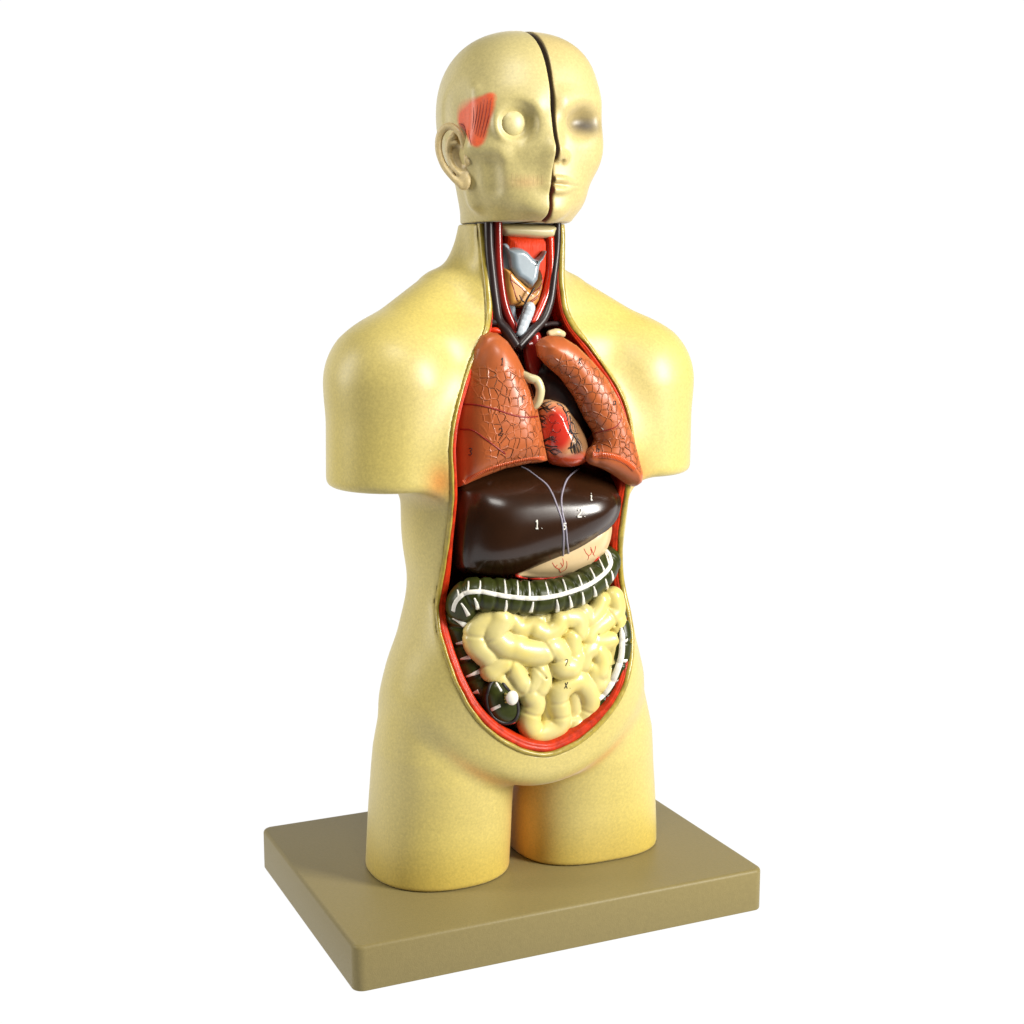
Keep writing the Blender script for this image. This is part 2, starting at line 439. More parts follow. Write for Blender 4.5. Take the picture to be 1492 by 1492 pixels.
# ---- the rim of the opening: fat, muscle, lining
def y_front(x, z):
    y = np.linspace(-14, 2.2, 400); f = torso_field(np.float64(x), y, np.float64(z))
    i = np.argmax(f < 0)
    if i == 0: return -2.2
    return y[i-1]+(y[i]-y[i-1])*f[i-1]/(f[i-1]-f[i])
# true front from the full field
def y_front_body(x, z):
    i = (x-t_body.lo[0])/t_body.h; k = (z-t_body.lo[2])/t_body.h
    i0 = int(np.clip(i, 0, t_body.n[0]-2)); k0 = int(np.clip(k, 0, t_body.n[2]-2)); a = i-i0; b = k-k0
    c = F_body[i0, :, k0]*(1-a)*(1-b)+F_body[i0+1, :, k0]*a*(1-b)+F_body[i0, :, k0+1]*(1-a)*b+F_body[i0+1, :, k0+1]*a*b
    j = int(np.argmax(c < 0))
    if j == 0: return -4.0
    return t_body.ax[1][j-1]+t_body.h*c[j-1]/(c[j-1]-c[j])
zz = np.concatenate([[12.35], np.linspace(12.5, 59.0, 150)])
half = [(np.interp(z, XO[:, 0], XO[:, 1]), z) for z in zz]
rim = [(-x, z) for x, z in half[::-1]]+[(x, z) for x, z in half[1:]]
rim = np.array(rim)
# resample evenly and smooth
sl = np.concatenate([[0], np.cumsum(np.linalg.norm(np.diff(rim, axis=0), axis=1))])
u = np.linspace(0, sl[-1], 340); rim = np.stack([np.interp(u, sl, rim[:, 0]), np.interp(u, sl, rim[:, 1])], 1)
for _ in range(3): rim[1:-1] = (rim[:-2]+2*rim[1:-1]+rim[2:])/4
RY = np.array([y_front_body(x, z) for x, z in rim])
for _ in range(6): RY[1:-1] = (RY[:-2]+2*RY[1:-1]+RY[2:])/4
tan = np.gradient(rim, axis=0); tan /= np.linalg.norm(tan, axis=1)[:, None]
nin = np.stack([-tan[:, 1], tan[:, 0]], 1)              # inward, checked below
if ((rim[170]+nin[170]*1)[1] < rim[170][1]): nin = -nin
def loft(name, prof, material, label=None, jitter=0):
    V = []; F = []; m = len(prof(0))
    for i in range(len(rim)):
        for (a, v) in prof(i):
            p = rim[i]+nin[i]*a
            V.append((p[0], RY[i]+v, p[1]))
    for i in range(len(rim)-1):
        for k in range(m-1): F.append((i*m+k, i*m+k+1, (i+1)*m+k+1, (i+1)*m+k))
    return mesh_obj(name, V, F, material, model, True, label)
def wob(i, a, f, ph=0): return a*math.sin(i*f+ph)
neck = np.clip((rim[:, 1]-47)/4, 0, 1)
fatw = np.where(rim[:, 0] < 0, .20+.3*neck+.12*sstep(17, 13, rim[:, 1]), .40-.22*sstep(36, 38, rim[:, 1])*sstep(50, 48, rim[:, 1])+.1*neck)
musw = np.where(rim[:, 0] < 0, .95-.45*sstep(27, 33, rim[:, 1]), .50+.35*sstep(16, 13, rim[:, 1])+.2*sstep(24, 28, rim[:, 1]))*(1-.62*neck)
for _ in range(8):
    fatw[1:-1] = (fatw[:-2]+2*fatw[1:-1]+fatw[2:])/4; musw[1:-1] = (musw[:-2]+2*musw[1:-1]+musw[2:])/4
def prof_fat(i):
    w = fatw[i]+wob(i, .02, .9)+wob(i, .02, .37)
    return [(-.14, .25), (-.12, -.02), (-.02, -.13), (w*.4, -.17+wob(i, .02, .8)), (w*.8, -.10), (w, .08), (w, .8)]
def prof_mus(i):
    w = musw[i]; a = fatw[i]
    return [(a-.05, .5), (a-.02, .08), (a+.2*w, -.02), (a+.38*w, .05), (a+.5*w, .12), (a+.62*w, .08), (a+.8*w, .3), (a+.9*w, .75), (a+.92*w, 2.0)]
loft('fat_layer', prof_fat, M['fat'])
loft('muscle_layer', prof_mus, M['muscle'])
# lining: the walls and back of the hollow, one skin just inside the shell
inner = np.maximum(np.maximum(d2+.5, t_body.y-2.1), F_body+1.0-4*np.maximum(0, -(t_body.y+3.0)))
capf = F_body+1.25
Vl, Ql, Nl = surface_nets(np.maximum(inner, np.where(t_body.y < YC+1, capf, -9)), t_body)
def samp3(A, g, Q):
    q = np.clip(np.round((Q-g.lo)/g.h).astype(int), 0, np.array(g.n)-1); return A[q[:, 0], q[:, 1], q[:, 2]]
cen = Vl[Ql].mean(1); inn = samp3(np.broadcast_to(inner, tuple(t_body.n)), t_body, cen); cp = samp3(capf, t_body, cen)
Ql = Ql[~((cp > inn) & (cen[:, 1] < YC+.6))][:, ::-1]
mesh_obj('cavity_lining', Vl, Ql, M['lining'], model, True, None, None, None)
# ================================================================== HEAD, in two halves
def set_paint(o, c):
    me = o.data; ca = me.color_attributes.get('paint') or me.color_attributes.new('paint', 'FLOAT_COLOR', 'POINT')
    a = np.ones((len(me.vertices), 4), f32); a[:, :3] = c; ca.data.foreach_set('color', a.ravel())
def verts(o):
    a = np.empty(len(o.data.vertices)*3, f32); o.data.vertices.foreach_get('co', a); return a.reshape(-1, 3)/S
FZ = np.array([(57.5, 3.8, -7.4), (59, 3.9, -7.9), (59.6, 4.25, -8.7), (60.3, 4.95, -9.3), (61.2, 5.35, -9.6), (62.2, 5.6, -9.75), (64, 5.95, -9.7), (66, 6.25, -9.45), (68, 6.4, -9.4), (70, 6.4, -9.4), (72, 6, -9)])
def head_field(g, n=2.2):
    x, y, z = g.x, g.y, g.z
    rr = ((np.abs(x)/6.75)**n+(np.abs(y+2.6)/7.15)**n+(np.abs(z-68.3)/7.05)**n)**(1/n)
    q = np.sqrt(x*x+(y+2.6)**2+(z-68.3)**2)
    C = (rr-1)*q/np.maximum(rr, 1e-3)
    zc = z
    a = smooth_tab(zc, FZ[:, 0], FZ[:, 1], .5); fr = smooth_tab(zc, FZ[:, 0], FZ[:, 2], .35)
    yc = -3.6; b = np.where(y < yc, yc-fr, 5.0); n = 2.25
    rr = ((np.abs(x)/a)**n+(np.abs(y-yc)/b)**n)**(1/n); q = np.sqrt(x*x+(y-yc)**2)
    Fc = (rr-1)*q/np.maximum(rr, 1e-3)
    Fc = smax(Fc, z-70.5, 2.0)
    H = smin(C, Fc, 1.2)
    rr = np.sqrt((x/4.55)**2+((y+1.9)/4.9)**2); q = np.sqrt(x*x+(y+1.9)**2)
    Nk = smax((rr-1)*q/np.maximum(rr, 1e-3), z-65, 2)
    H = smin(H, Nk, .8)
    return smax(H, 59.12-z-0.02*(y+4), .18)
SX = 1
class mg: pass
def mirror_x(g):
    m = mg(); m.x = -g.x; m.y = g.y; m.z = g.z; return m
# viewer-left half: skin taken away
gR = Grid((-7.6, -12.2, 58.7), (0.3, 5.6, 75.9), .1)
H = head_field(gR)
H = smin(H, cone(gR, (0, -9.0, 67.6), (0, -10.25, 65.1), .55, .62), 1.0)
H = smin(H, cone(gR, (-.75, -8.7, 66.6), (-.7, -9.1, 64.6), .95, 1.0), 1.4)
H = smin(H, cone(gR, (0, -10.1, 64.7), (0, -9.5, 62.4), .35, .35), 1.2)
H = smin(H, ellip(gR, (0, -8.75, 60.3), (1.6, .95, .8)), 1.0)
H = smin(H, cone(gR, (-1.3, -9.1, 68.6), (-4.3, -7.6, 68.9), .4, .35), 1.0)          # brow edge
H = smin(H, cone(gR, (-5.35, -6.6, 69.6), (-5.6, -6.3, 65.4), .35, .35), 1.0)        # outer orbit to cheekbone
H = smin(H, cone(gR, (-5.6, -6.2, 65.4), (-3.8, -8.2, 64.7), .45, .5), 1.0)
H = smax(H, -ellip(gR, (-7.15, -5.4, 67.8), (.8, 1.8, 2.3)), 1.4)                     # temporal hollow
H = smin(H, cone(gR, (-5.5, -5.3, 64.6), (-4.75, -5.0, 60.8), .55, .6), 1.0)         # chewing muscle
H = smax(H, -cone(gR, (-4.9, -8.2, 63.6), (-4.6, -8.0, 61.8), .28, .25), 1.4)        # hollow in front of it
H = smax(H, -ellip(gR, (-2.85, -9.5, 67.1), (1.5, 1.0, 1.5)), .9)                # socket
H = smin(H, chain(gR, [(-2.85+1.62*math.cos(t), -8.72-.25*math.cos(t)*1.0+.0*t, 67.1+1.6*math.sin(t)) for t in np.linspace(0, 2*math.pi, 13)], .12, 26), .5)
H = smax(H, -cone(gR, (-.1, -11.1, 64.6), (-1.7, -9.8, 63.8), .05, .02), .1)    # fold beside the nose
for k in range(0):
    xx = -.45-k*.52; yy = -9.95+.075*k*k*.8
    H = smax(H, -cone(gR, (xx, yy, 62.8), (xx, yy+.02, 61.8), .03, .03), .2)
H = smax(H, -chain(gR, [(-.2, -10.15, 62.3), (-1.6, -9.8, 62.25), (-3.2, -9.0, 62.35)], .05, 8), .15)
H = smax(H, gR.x+.06+.0*gR.y, .16)
head1 = sdf_obj('head_half', H, gR, M['skin'], model, 'half of the head shown without skin, eyeball and red temple muscle bare')
eg = Grid((-4.1, -10.2, 65.8), (-1.6, -7, 68.4), .07)
eyeball = sdf_obj('eyeball', ellip(eg, (-2.85, -8.45, 67.1), (1.12, .58, 1.12)), eg, M['skin'], head1)
set_paint(eyeball, np.tile([.56, .48, .22], (len(eyeball.data.vertices), 1)))
# viewer-right half: whole face
gL = Grid((-.3, -12.2, 58.4), (7.6, 5.6, 75.9), .1)
H = head_field(gL, 2.55)
H = smin(H, cone(gL, (0, -9.3, 67.8), (0, -10.45, 65.0), .5, .62), .9)               # nose bridge
H = smin(H, cone(gL, (1.1, -9.7, 64.5), (.25, -10.3, 64.6), .44, .45), .4)           # nose wing
H = smax(H, -ellip(gL, (.85, -10.15, 63.95), (.34, .42, .34)), .1)                   # nostril
H = smin(H, cone(gL, (.9, -9.5, 68.9), (4.4, -7.4, 69.2), .45, .4), 1.4)             # brow
H = smax(H, -ellip(gL, (3.5, -9.5, 67.4), (1.8, 1.8, 1.2)), 1.2)                   # eye hollow
                    # closed lid
#H = smax(H, -chain(gL, [(2.1, -8.4, 67.0), (3.3, -8.4, 66.85), (4.5, -7.9, 67.05)], .05, 10), .12)
H = smin(H, chain(gL, [(.0, -10.0, 62.62), (1.1, -9.75, 62.6), (2.55, -9.0, 62.25)], lambda t: .30-.14*t, 10), .3)   # upper lip
H = smin(H, chain(gL, [(.0, -9.85, 61.75), (1.2, -9.6, 61.75), (2.4, -9.0, 62.1)], lambda t: .34-.16*t, 10), .3)     # lower lip
H = smax(H, -chain(gL, [(-.2, -10.35, 62.2), (1.2, -10.05, 62.18), (2.75, -9.2, 62.15)], .10, 10), .08)
H = smin(H, ellip(gL, (.2, -8.6, 60.2), (1.6, 1.05, .95)), 1.0)
H = smin(H, ellip(gL, (4.2, -6.6, 65.2), (1.4, 1.4, 1.6)), 2.0)                      # cheek
H = smax(H, -gL.x+.06, .18)
V, Q, N = surface_nets(H, gL)
GAP = .22
V = V+np.array([GAP, .15, -.05])
head2 = mesh_obj('head_half', V, Q, M['skin'], model, True, 'half of the head with the whole smooth face', None, N)
vv = verts(head2); base = np.array([.56, .44, .18]); gry = np.array([.05, .042, .045])
w = np.exp(-(((vv[:, 0]-4.1)/1.7)**2+((vv[:, 2]-67.2)/.85)**2))*(vv[:, 1] < -4)*.9  # grey-violet eye paint, partly the socket's shade put into the colour
sk = np.array([.60, .42, .20]); w3 = np.exp(-((vv[:, 2]-62.2)/.35)**2-((vv[:, 0]-1.8)/1.4)**2)*(vv[:, 1] < -8)*.35
cc = base*(1-w[:, None])+gry*w[:, None]; cc = cc*(1-w3[:, None])+sk*w3[:, None]
ins = np.clip((1.9-(vv[:, 0]-GAP)/.07), 0, 1)
cc = cc*(1-ins[:, None])+(np.array([.07, .04, .02])*sstep(61.5, 63, vv[:, 2])[:, None]+np.array([.2, .03, .012])*sstep(63, 61.5, vv[:, 2])[:, None])*ins[:, None]
set_paint(head2, cc)
# temple muscle patch painted on the skinned half
vv = verts(head1)
pp = [(668, 172), (671, 160), (684, 149), (700, 142), (716, 136), (723, 143), (719, 165), (712, 190), (706, 207), (699, 214), (690, 213), (683, 204), (676, 190), (669, 182)]
hp = [hit([head1], *p)[0] for p in pp]; hp = np.array([h for h in hp if h is not None])
Y = np.linspace(-12.2, 5.6, 180).astype(f32); Z = np.linspace(58.7, 75.9, 175).astype(f32)
pd = poly2d(Y, Z, smooth_closed(hp[:, 1:], 60))
iy = np.clip(((vv[:, 1]+12.2)/(Y[1]-Y[0])).astype(int), 0, 179); iz = np.clip(((vv[:, 2]-58.7)/(Z[1]-Z[0])).astype(int), 0, 174)
pv = pd[iy, iz]
soft = .12+.5*sstep(67.0, 69.5, vv[:, 2])*sstep(-8, -5, vv[:, 1])
w = np.clip(.5-pv/soft*.5, 0, 1)*(vv[:, 0] < -3)
base = np.array([.55, .46, .19]); red = np.array([.80, .115, .03])
cc = base*(1-w[:, None])+red*w[:, None]
w5 = np.exp(-((vv[:, 2]-62.3)/.5)**2-((vv[:, 0]+2)/1.3)**2)*(vv[:, 1] < -8)*.3
cc = cc*(1-w5[:, None])+np.array([.62, .25, .12])*w5[:, None]
gap = np.clip(1+(vv[:, 0]+.02)/.1, 0, 1)
cc = cc*(1-gap[:, None])+np.array([.14, .07, .03])*gap[:, None]
set_paint(head1, cc)
M['darkred'] = mat('dark_red_line', (.25, .015, .01), rough=.4)
fib = []
for (a, b, c) in [((716, 143), (712, 168), (704, 200)), ((711, 143), (707, 168), (700, 200)), ((706, 145), (702, 168), (696, 198)), ((701, 148), (698, 168), (693, 196)),
                  ((696, 152), (694, 170), (690, 192)), ((690, 156), (690, 172), (688, 188)), ((668, 180), (676, 183), (681, 200)), ((683, 190), (684, 200), (687, 212))]:
    p, n = on_surface([head1], [a, b, c], 12, 0)
    if len(p) > 2: fib.append((p, [.012+.03*math.sin(math.pi*k/(len(p)-1)) for k in range(len(p))]))
tubes_obj('muscle_fibre', fib, M['darkred'], head1, None, 6)
th = []
for k in range(8):
    p, n = on_surface([head1], [(746+k*6.3, 252+.5*k), (746.5+k*6.2, 263), (747+k*6, 272-.4*k)], 8, 0)
    if len(p) > 2: th.append((p, .016))
M['toothline'] = mat('faint_tooth_line', (.54, .40, .17), rough=.45)
tubes_obj('tooth_outline', th, M['toothline'], head1, None, 5)
# ear, built in its own frame and pressed against the head
ge = Grid((-2.2, -3.1, -1.2), (2.3, 3.1, 1.5), .065)
E_ = ellip(ge, (0.05, 0, -.45), (1.5, 2.35, .62))
E_ = smin(E_, chain(ge, [(-.75, .0, -.05), (-1.15, .9, .25), (-.95, 1.9, .45), (0, 2.5, .6), (1.1, 2.05, .7), (1.62, .9, .7), (1.45, -.4, .6), (.85, -1.45, .45), (.2, -2.3, .25)], lambda t: .29+.05*math.sin(3.1*t), 40), .28)
E_ = smin(E_, chain(ge, [(-.25, 1.7, .25), (.45, 1.35, .4), (.78, .4, .42), (.6, -.6, .4), (.05, -1.3, .35)], .24, 24), .3)
E_ = smin(E_, chain(ge, [(-.3, 1.1, .2), (.3, 1.1, .35), (.7, .8, .4)], .16, 8), .3)
E_ = smin(E_, ellip(ge, (-1.05, -.45, .1), (.38, .5, .38)), .3)
E_ = smin(E_, ellip(ge, (-.15, -2.05, .0), (.72, .72, .36)), .4)
E_ = smax(E_, -ellip(ge, (-.28, -.1, .42), (.62, 1.0, .55)), .25)
E_ = smax(E_, -chain(ge, [(-.5, 2.0, .55), (.5, 1.95, .6), (1.15, 1.1, .62), (1.1, -.1, .6)], .12, 16), .15)
V, Q, N = surface_nets(E_, ge)
hc, hn = hit([head1], 669, 229)
hn = np.array([-.80, -.52, .02]); hn /= np.linalg.norm(hn)
vz = np.array([0, 0, 1.0]); vz = vz-hn*(hn@vz); vz /= np.linalg.norm(vz); uu = np.cross(hn, vz)     # uu: towards the back
if uu[1] < 0: uu = -uu
ct, st_ = math.cos(math.radians(14)), math.sin(math.radians(14))
u2 = uu*ct-vz*st_; v2 = uu*st_+vz*ct
sc = 1.03
Wd = hc+hn*.12+sc*(V[:, :1]*u2*.80+V[:, 1:2]*v2+V[:, 2:3]*hn)
Nn = N[:, :1]*u2+N[:, 1:2]*v2+N[:, 2:3]*hn
if np.dot(np.cross(u2, v2), hn) < 0: Q = Q[:, ::-1]
ear = mesh_obj('ear', Wd, Q, M['skin'], head1, True, None, np.tile([.60, .46, .22], (len(Wd), 1)), Nn)
# ================================================================== ORGANS
def z2(*p): return [(640+x/5.738, 310+y/5.738) for x, y in p]
def z3(*p): return [(640+x/4.6625, 460+y/4.6625) for x, y in p]
def z4(*p): return [(630+x/4.6625, 660+y/4.6625) for x, y in p]
def z5(*p): return [(630+x/4.6625, 820+y/4.6625) for x, y in p]
def PT(px, Y):
    if np.isscalar(Y): Y = [Y]*len(px)
    return [P(x, y, yy) for (x, y), yy in zip(px, Y)]
def xz(px, Y): return [(p[0], p[2]) for p in PT(px, Y)]
def grid_for(px, Y, h, y0, y1, pad=1.2):
    q = np.array(xz(px, Y)); return Grid((q[:, 0].min()-pad, y0, q[:, 1].min()-pad), (q[:, 0].max()+pad, y1, q[:, 1].max()+pad), h)
def pillow(g, poly, Yc, R, H, sm=80, blur=0):
    """rounded cushion whose outline is poly (x, z), centred on the surface y=Yc"""
    d = poly2d(g.ax[0], g.ax[2], smooth_closed(poly, sm) if sm else poly)[:, None, :]
    t = np.clip(-d/R, 0, 1); prof = np.sqrt(np.maximum(1-(1-t)**2, 0))
    if blur:
        k = int(round(3*blur/g.h)); w = np.exp(-0.5*(np.arange(-k, k+1)*g.h/blur)**2); w /= w.sum(); a = prof[:, 0, :]
        for ax in (0, 1): a = np.apply_along_axis(lambda v: np.convolve(np.pad(v, k, mode='edge'), w, 'valid'), ax, a)
        # keep the outline itself crisp: blend back to the sharp profile at the very edge
        e = sstep(.0, 1.3*blur, -d[:, 0, :]); prof = (prof[:, 0, :]*(1-e)+a*e)[:, None, :]
    yy = np.abs(g.y-Yc)
    return np.where(d < 0, (yy-H*prof)*.55, np.sqrt(d*d+yy*yy*.3)).astype(f32)
M['lung'] = mat('brick_orange_lung_paint', (.48, .125, .035), rough=.42, spec=.5, coat=.12, coat_rough=.25, var=.12, var_scale=70)
M['liver'] = mat('dark_brown_liver_paint', (.026, .009, .003), rough=.26, spec=.45, coat=.25, coat_rough=.18, var=.2, var_scale=30, bump=.1, bump_scale=60)
M['stomach'] = mat('pale_pink_cream_paint', (.68, .50, .27), rough=.35, coat=.2, var=.08, var_scale=60)
M['gut'] = mat('cream_gut_paint', (.64, .545, .22), rough=.42, spec=.5, coat=.3, coat_rough=.15, var=.1, var_scale=60, color2=(.66, .54, .16), mottle=30)
M['colon'] = mat('dark_green_colon_paint', (.032, .038, .006), rough=.34, spec=.3, coat=.08, coat_rough=.2, var=.35, var_scale=90)
M['white'] = mat('white_paint', (.75, .72, .64), rough=.35, coat=.2)
M['heart'] = mat('heart_paint', (.5, .1, .05), rough=.22, coat=.6, coat_rough=.08, paint=True, var=.12, var_scale=80)
M['black'] = mat('black_ink', (.012, .008, .008), rough=.5)
M['vein'] = mat('dark_vein_paint', (.022, .012, .012), rough=.36, spec=.4, coat=.15, coat_rough=.25)
M['artery'] = mat('red_artery_paint', (.60, .025, .004), rough=.25, coat=.5, coat_rough=.1, var=.25, var_scale=80)
M['dark_artery'] = mat('deep_red_artery_paint', (.25, .012, .008), rough=.25, coat=.5, coat_rough=.1)
M['lilac'] = mat('grey_lilac_line', (.30, .27, .33), rough=.35)
M['cartilage'] = mat('grey_blue_cartilage', (.25, .30, .34), rough=.25, coat=.5, coat_rough=.1, var=.1, var_scale=90)
M['thyroid'] = mat('orange_gland_paint', (.55, .26, .06), rough=.3, coat=.4, var=.2, var_scale=110)
M['bone'] = mat('cream_bone_paint', (.62, .54, .30), rough=.3, coat=.3)
M['redline'] = mat('bright_red_line', (.60, .03, .015), rough=.35)
M['fibre'] = mat('red_fibre', (.60, .035, .004), rough=.5, spec=.2, ridge=(1.0, .8, (900, 900, 40)))
M['lungedge'] = mat('orange_lung_border', (.60, .10, .02), rough=.35, coat=.3)

# ---- strokes for the small numbers and letters, unit box x right, y up
GL = {'1': [[(.3, .8), (.55, 1), (.55, 0)], [(.3, 0), (.8, 0)]], '2': [[(.1, .75), (.3, 1), (.65, 1), (.8, .75), (.55, .4), (.1, 0), (.9, 0)]],
      '3': [[(.1, .95), (.6, 1), (.75, .75), (.4, .55), (.8, .3), (.6, 0), (.1, .05)]], '5': [[(.8, 1), (.3, 1), (.2, .6), (.65, .6), (.8, .3), (.55, 0), (.15, .05)]],
      '7': [[(.1, .95), (.85, 1), (.4, 0)]], 'F': [[(.25, 0), (.3, 1), (.85, 1)], [(.28, .55), (.7, .55)]], 'X': [[(.1, 0), (.85, 1)], [(.15, .9), (.8, 0)]],
      'i': [[(.35, .6), (.55, .65), (.5, 0), (.75, .05)], [(.5, .95), (.52, 1.0)]], '4': [[(.6, 0), (.6, 1), (.1, .35), (.9, .35)]], '.': [[(.4, .02), (.46, .06)]],
      'a': [[(.8, .6), (.3, .6), (.2, .1), (.6, 0), (.8, .5), (.85, 0)]], 'b': [[(.25, 1), (.25, 0), (.7, .05), (.75, .45), (.3, .5)]], 'K': [[(.2, 0), (.3, 1)], [(.85, 1), (.28, .5), (.85, 0)]]}
def glyphs(txt, objs, at, size, rad, material, parent, slant=.15):
    x0, y0 = at; items = []
    for ch in txt:
        for st in GL[ch]:
            px = [(x0+(u+v*slant)*size*.62, y0-v*size) for u, v in st]
            p, n = on_surface(objs, px, max(6, len(px)*5), rad*.5)
            if len(p) > 2: items.append((p, rad))
        x0 += size*(.7 if ch != '.' else .4)
    if items: return tubes_obj('number_mark', items, material, parent, None, 6)

# ---- lungs
def lung_mat(name, mask):
    m = mat(name, (.44, .105, .027), rough=.4, spec=.5, coat=.15, coat_rough=.2, var=.12, var_scale=70)
    nt = m.node_tree; N = nt.nodes; L = nt.links; b = N['Principled BSDF']
    tc = N.new('ShaderNodeTexCoord'); mp = N.new('ShaderNodeMapping'); mp.inputs['Scale'].default_value = (1, .35, .8)
    nz = N.new('ShaderNodeTexNoise'); nz.inputs['Scale'].default_value = 60; L.new(tc.outputs['Object'], nz.inputs['Vector'])
    ad = N.new('ShaderNodeVectorMath'); ad.operation = 'MULTIPLY_ADD'; L.new(nz.outputs['Color'], ad.inputs[0]); ad.inputs[1].default_value = (.004, .004, .004); L.new(tc.outputs['Object'], ad.inputs[2])
    L.new(ad.outputs[0], mp.inputs[0])
    v = N.new('ShaderNodeTexVoronoi'); v.feature = 'DISTANCE_TO_EDGE'; v.inputs['Scale'].default_value = 165; v.inputs['Randomness'].default_value = .8; L.new(mp.outputs[0], v.inputs['Vector'])
    mr = N.new('ShaderNodeMapRange'); mr.inputs[1].default_value = .02; mr.inputs[2].default_value = .10; mr.inputs[3].default_value = 1; mr.inputs[4].default_value = 0; L.new(v.outputs['Distance'], mr.inputs[0])
    at = N.new('ShaderNodeAttribute'); at.attribute_name = 'netmask'
    bp = N.new('ShaderNodeBump'); bp.inputs['Distance'].default_value = .0018
    n3 = N.new('ShaderNodeTexNoise'); n3.inputs['Scale'].default_value = 90; L.new(tc.outputs['Object'], n3.inputs['Vector'])
    m3 = N.new('ShaderNodeMapRange'); m3.inputs[1].default_value = .38; m3.inputs[2].default_value = .52; m3.inputs[3].default_value = .35; L.new(n3.outputs['Fac'], m3.inputs[0])
    m4 = N.new('ShaderNodeMath'); m4.operation = 'MULTIPLY'; L.new(at.outputs['Fac'], m4.inputs[0]); L.new(m3.outputs[0], m4.inputs[1]); L.new(m4.outputs[0], bp.inputs['Strength']); L.new(mr.outputs[0], bp.inputs['Height'])
    L.new(bp.outputs[0], b.inputs['Normal']); L.new(bp.outputs[0], b.inputs['Coat Normal'])
    return m
def set_mask(o, m):
    a = o.data.attributes.new('netmask', 'FLOAT', 'POINT'); a.data.foreach_set('value', np.asarray(m, f32))
lungR_px = [(671, 712), (669, 690), (667.5, 653), (668, 612), (672, 578), (683, 537), (695, 507), (707, 489), (717, 484.5), (729, 486), (741, 496), (754, 517), (768, 548), (777, 578), (784, 612), (789.5, 644), (796.5, 671), (785, 674), (768, 675), (732, 683), (702, 696)]
gl = grid_for(lungR_px, -7, .1, -11.6, -3)
xc = P(735, 600, -7)[0]
Yc = -7.2+.055*(gl.x+1.5)**2*.5+.012*(46-gl.z)*0+.10*np.maximum(gl.z-42, 0)
f = pillow(gl, xz(lungR_px, -7.2), Yc, 2.6, 2.5, 0, .5)
fis1 = z3((140, 600), (250, 605), (380, 635), (500, 675), (600, 690), (690, 682)); fis2 = z3((140, 770), (230, 780), (330, 850), (450, 940))
lungR = sdf_obj('lung', f, gl, lung_mat('lung_paint_three_lobes', 0), model, 'three-lobed lung on the left of the photo')
vv = verts(lungR)
set_mask(lungR, sstep(-6.2, -4.2, vv[:, 0]+.12*(vv[:, 2]-40))*sstep(47.5, 46, vv[:, 2])*sstep(36.6, 37.2, vv[:, 2]-.22*vv[:, 0]*0)*.95*(vv[:, 1] < -7))
tubes_obj('fissure', [(on_surface([lungR], fis1, 40, -.01)[0], .075)], M['darkred'], lungR)
tubes_obj('fissure', [(on_surface([lungR], fis2, 26, -.01)[0], .065)], M['darkred'], lungR)
def ribbed_border(px, w, h0, parent, nr):
    p, n = on_surface([parent], px, nr*4, 0.0)
    W = [w*(1 if k % 4 in (0, 1) else .84) for k in range(len(p))]; items = [(p, n, W, .05)]
    V = []; F = []
    T = np.gradient(p, axis=0); T /= np.linalg.norm(T, axis=1)[:, None]
    prof = [(-1, -.05), (-.9, .05), (-.4, .09), (.3, .09), (.85, .05), (1, -.05)]; m = len(prof)
    for i in range(len(p)):
        s = np.cross(T[i], n[i]); s /= np.linalg.norm(s); hh = 1 if i % 4 in (0, 1) else .25
        for a, b in prof: V.append(p[i]+s*a*w*.5+n[i]*(b*hh if b > 0 else b))
    for i in range(len(p)-1):
        for k in range(m-1): F.append((i*m+k, (i+1)*m+k, (i+1)*m+k+1, i*m+k+1))
    return mesh_obj('lung_border', V, F, M['lungedge'], parent, True)
ribbed_border([(676, 703), (702, 688.5), (732, 677.5), (768, 669.5), (793, 667.5)], .5, 0, lungR, 46)
glyphs('1', [lungR], (728, 532), 10, .035, M['black'], lungR); glyphs('F.', [lungR], (759, 587), 10, .035, M['black'], lungR)
glyphs('2', [lungR], (726, 634), 10, .035, M['black'], lungR); glyphs('3', [lungR], (682, 663), 10, .035, M['black'], lungR)

lungL_px = [(786, 503), (792, 494), (803, 489.5), (822, 491), (841, 503), (863, 526), (883, 551), (898, 580), (909, 608), (919, 636), (926, 664), (931, 686), (929.5, 702), (921, 708), (906, 699), (886, 686), (863, 673), (861, 658), (867, 642), (865, 630), (854, 612), (839, 580), (820, 552), (799, 533), (788, 520)]
gl = grid_for(lungL_px, -9.0, .1, -12.6, -4)
Yc = -8.6+.09*np.maximum(gl.z-44, 0)+.0*gl.x-.02*np.maximum(44-gl.z, 0)
f = pillow(gl, xz(lungL_px, -8.6), Yc, 1.5, 1.75, 0)
lip = chain(gl, PT([(866, 664), (884, 668), (904, 678), (920, 692)], [-9.0, -9.2, -9.1, -8.9]), [.85, .95, .95, .85], 14)
f = smin(f, lip, .5)
lungL = sdf_obj('lung', f, gl, lung_mat('lung_paint_two_lobes', 0), model, 'slender two-lobed lung on the right of the photo')
vv = verts(lungL)
pp_ = pix(vv); set_mask(lungL, sstep(48.2, 47.2, vv[:, 2])*.95*(vv[:, 1] < -8.2)*sstep(2, -3, pp_[:, 1]-np.interp(pp_[:, 0], [860, 897, 912, 928], [661, 667, 674, 690])))
tubes_obj('fissure', [(on_surface([lungL], z3((1050, 800), (1100, 786), (1190, 760), (1232, 715), (1238, 690)), 26, -.01)[0], .055)], M['darkred'], lungL)
ribbed_border([(864, 662.5), (880, 663.5), (897, 666.5), (912, 673), (925, 684)], .55, 0, lungL, 30)
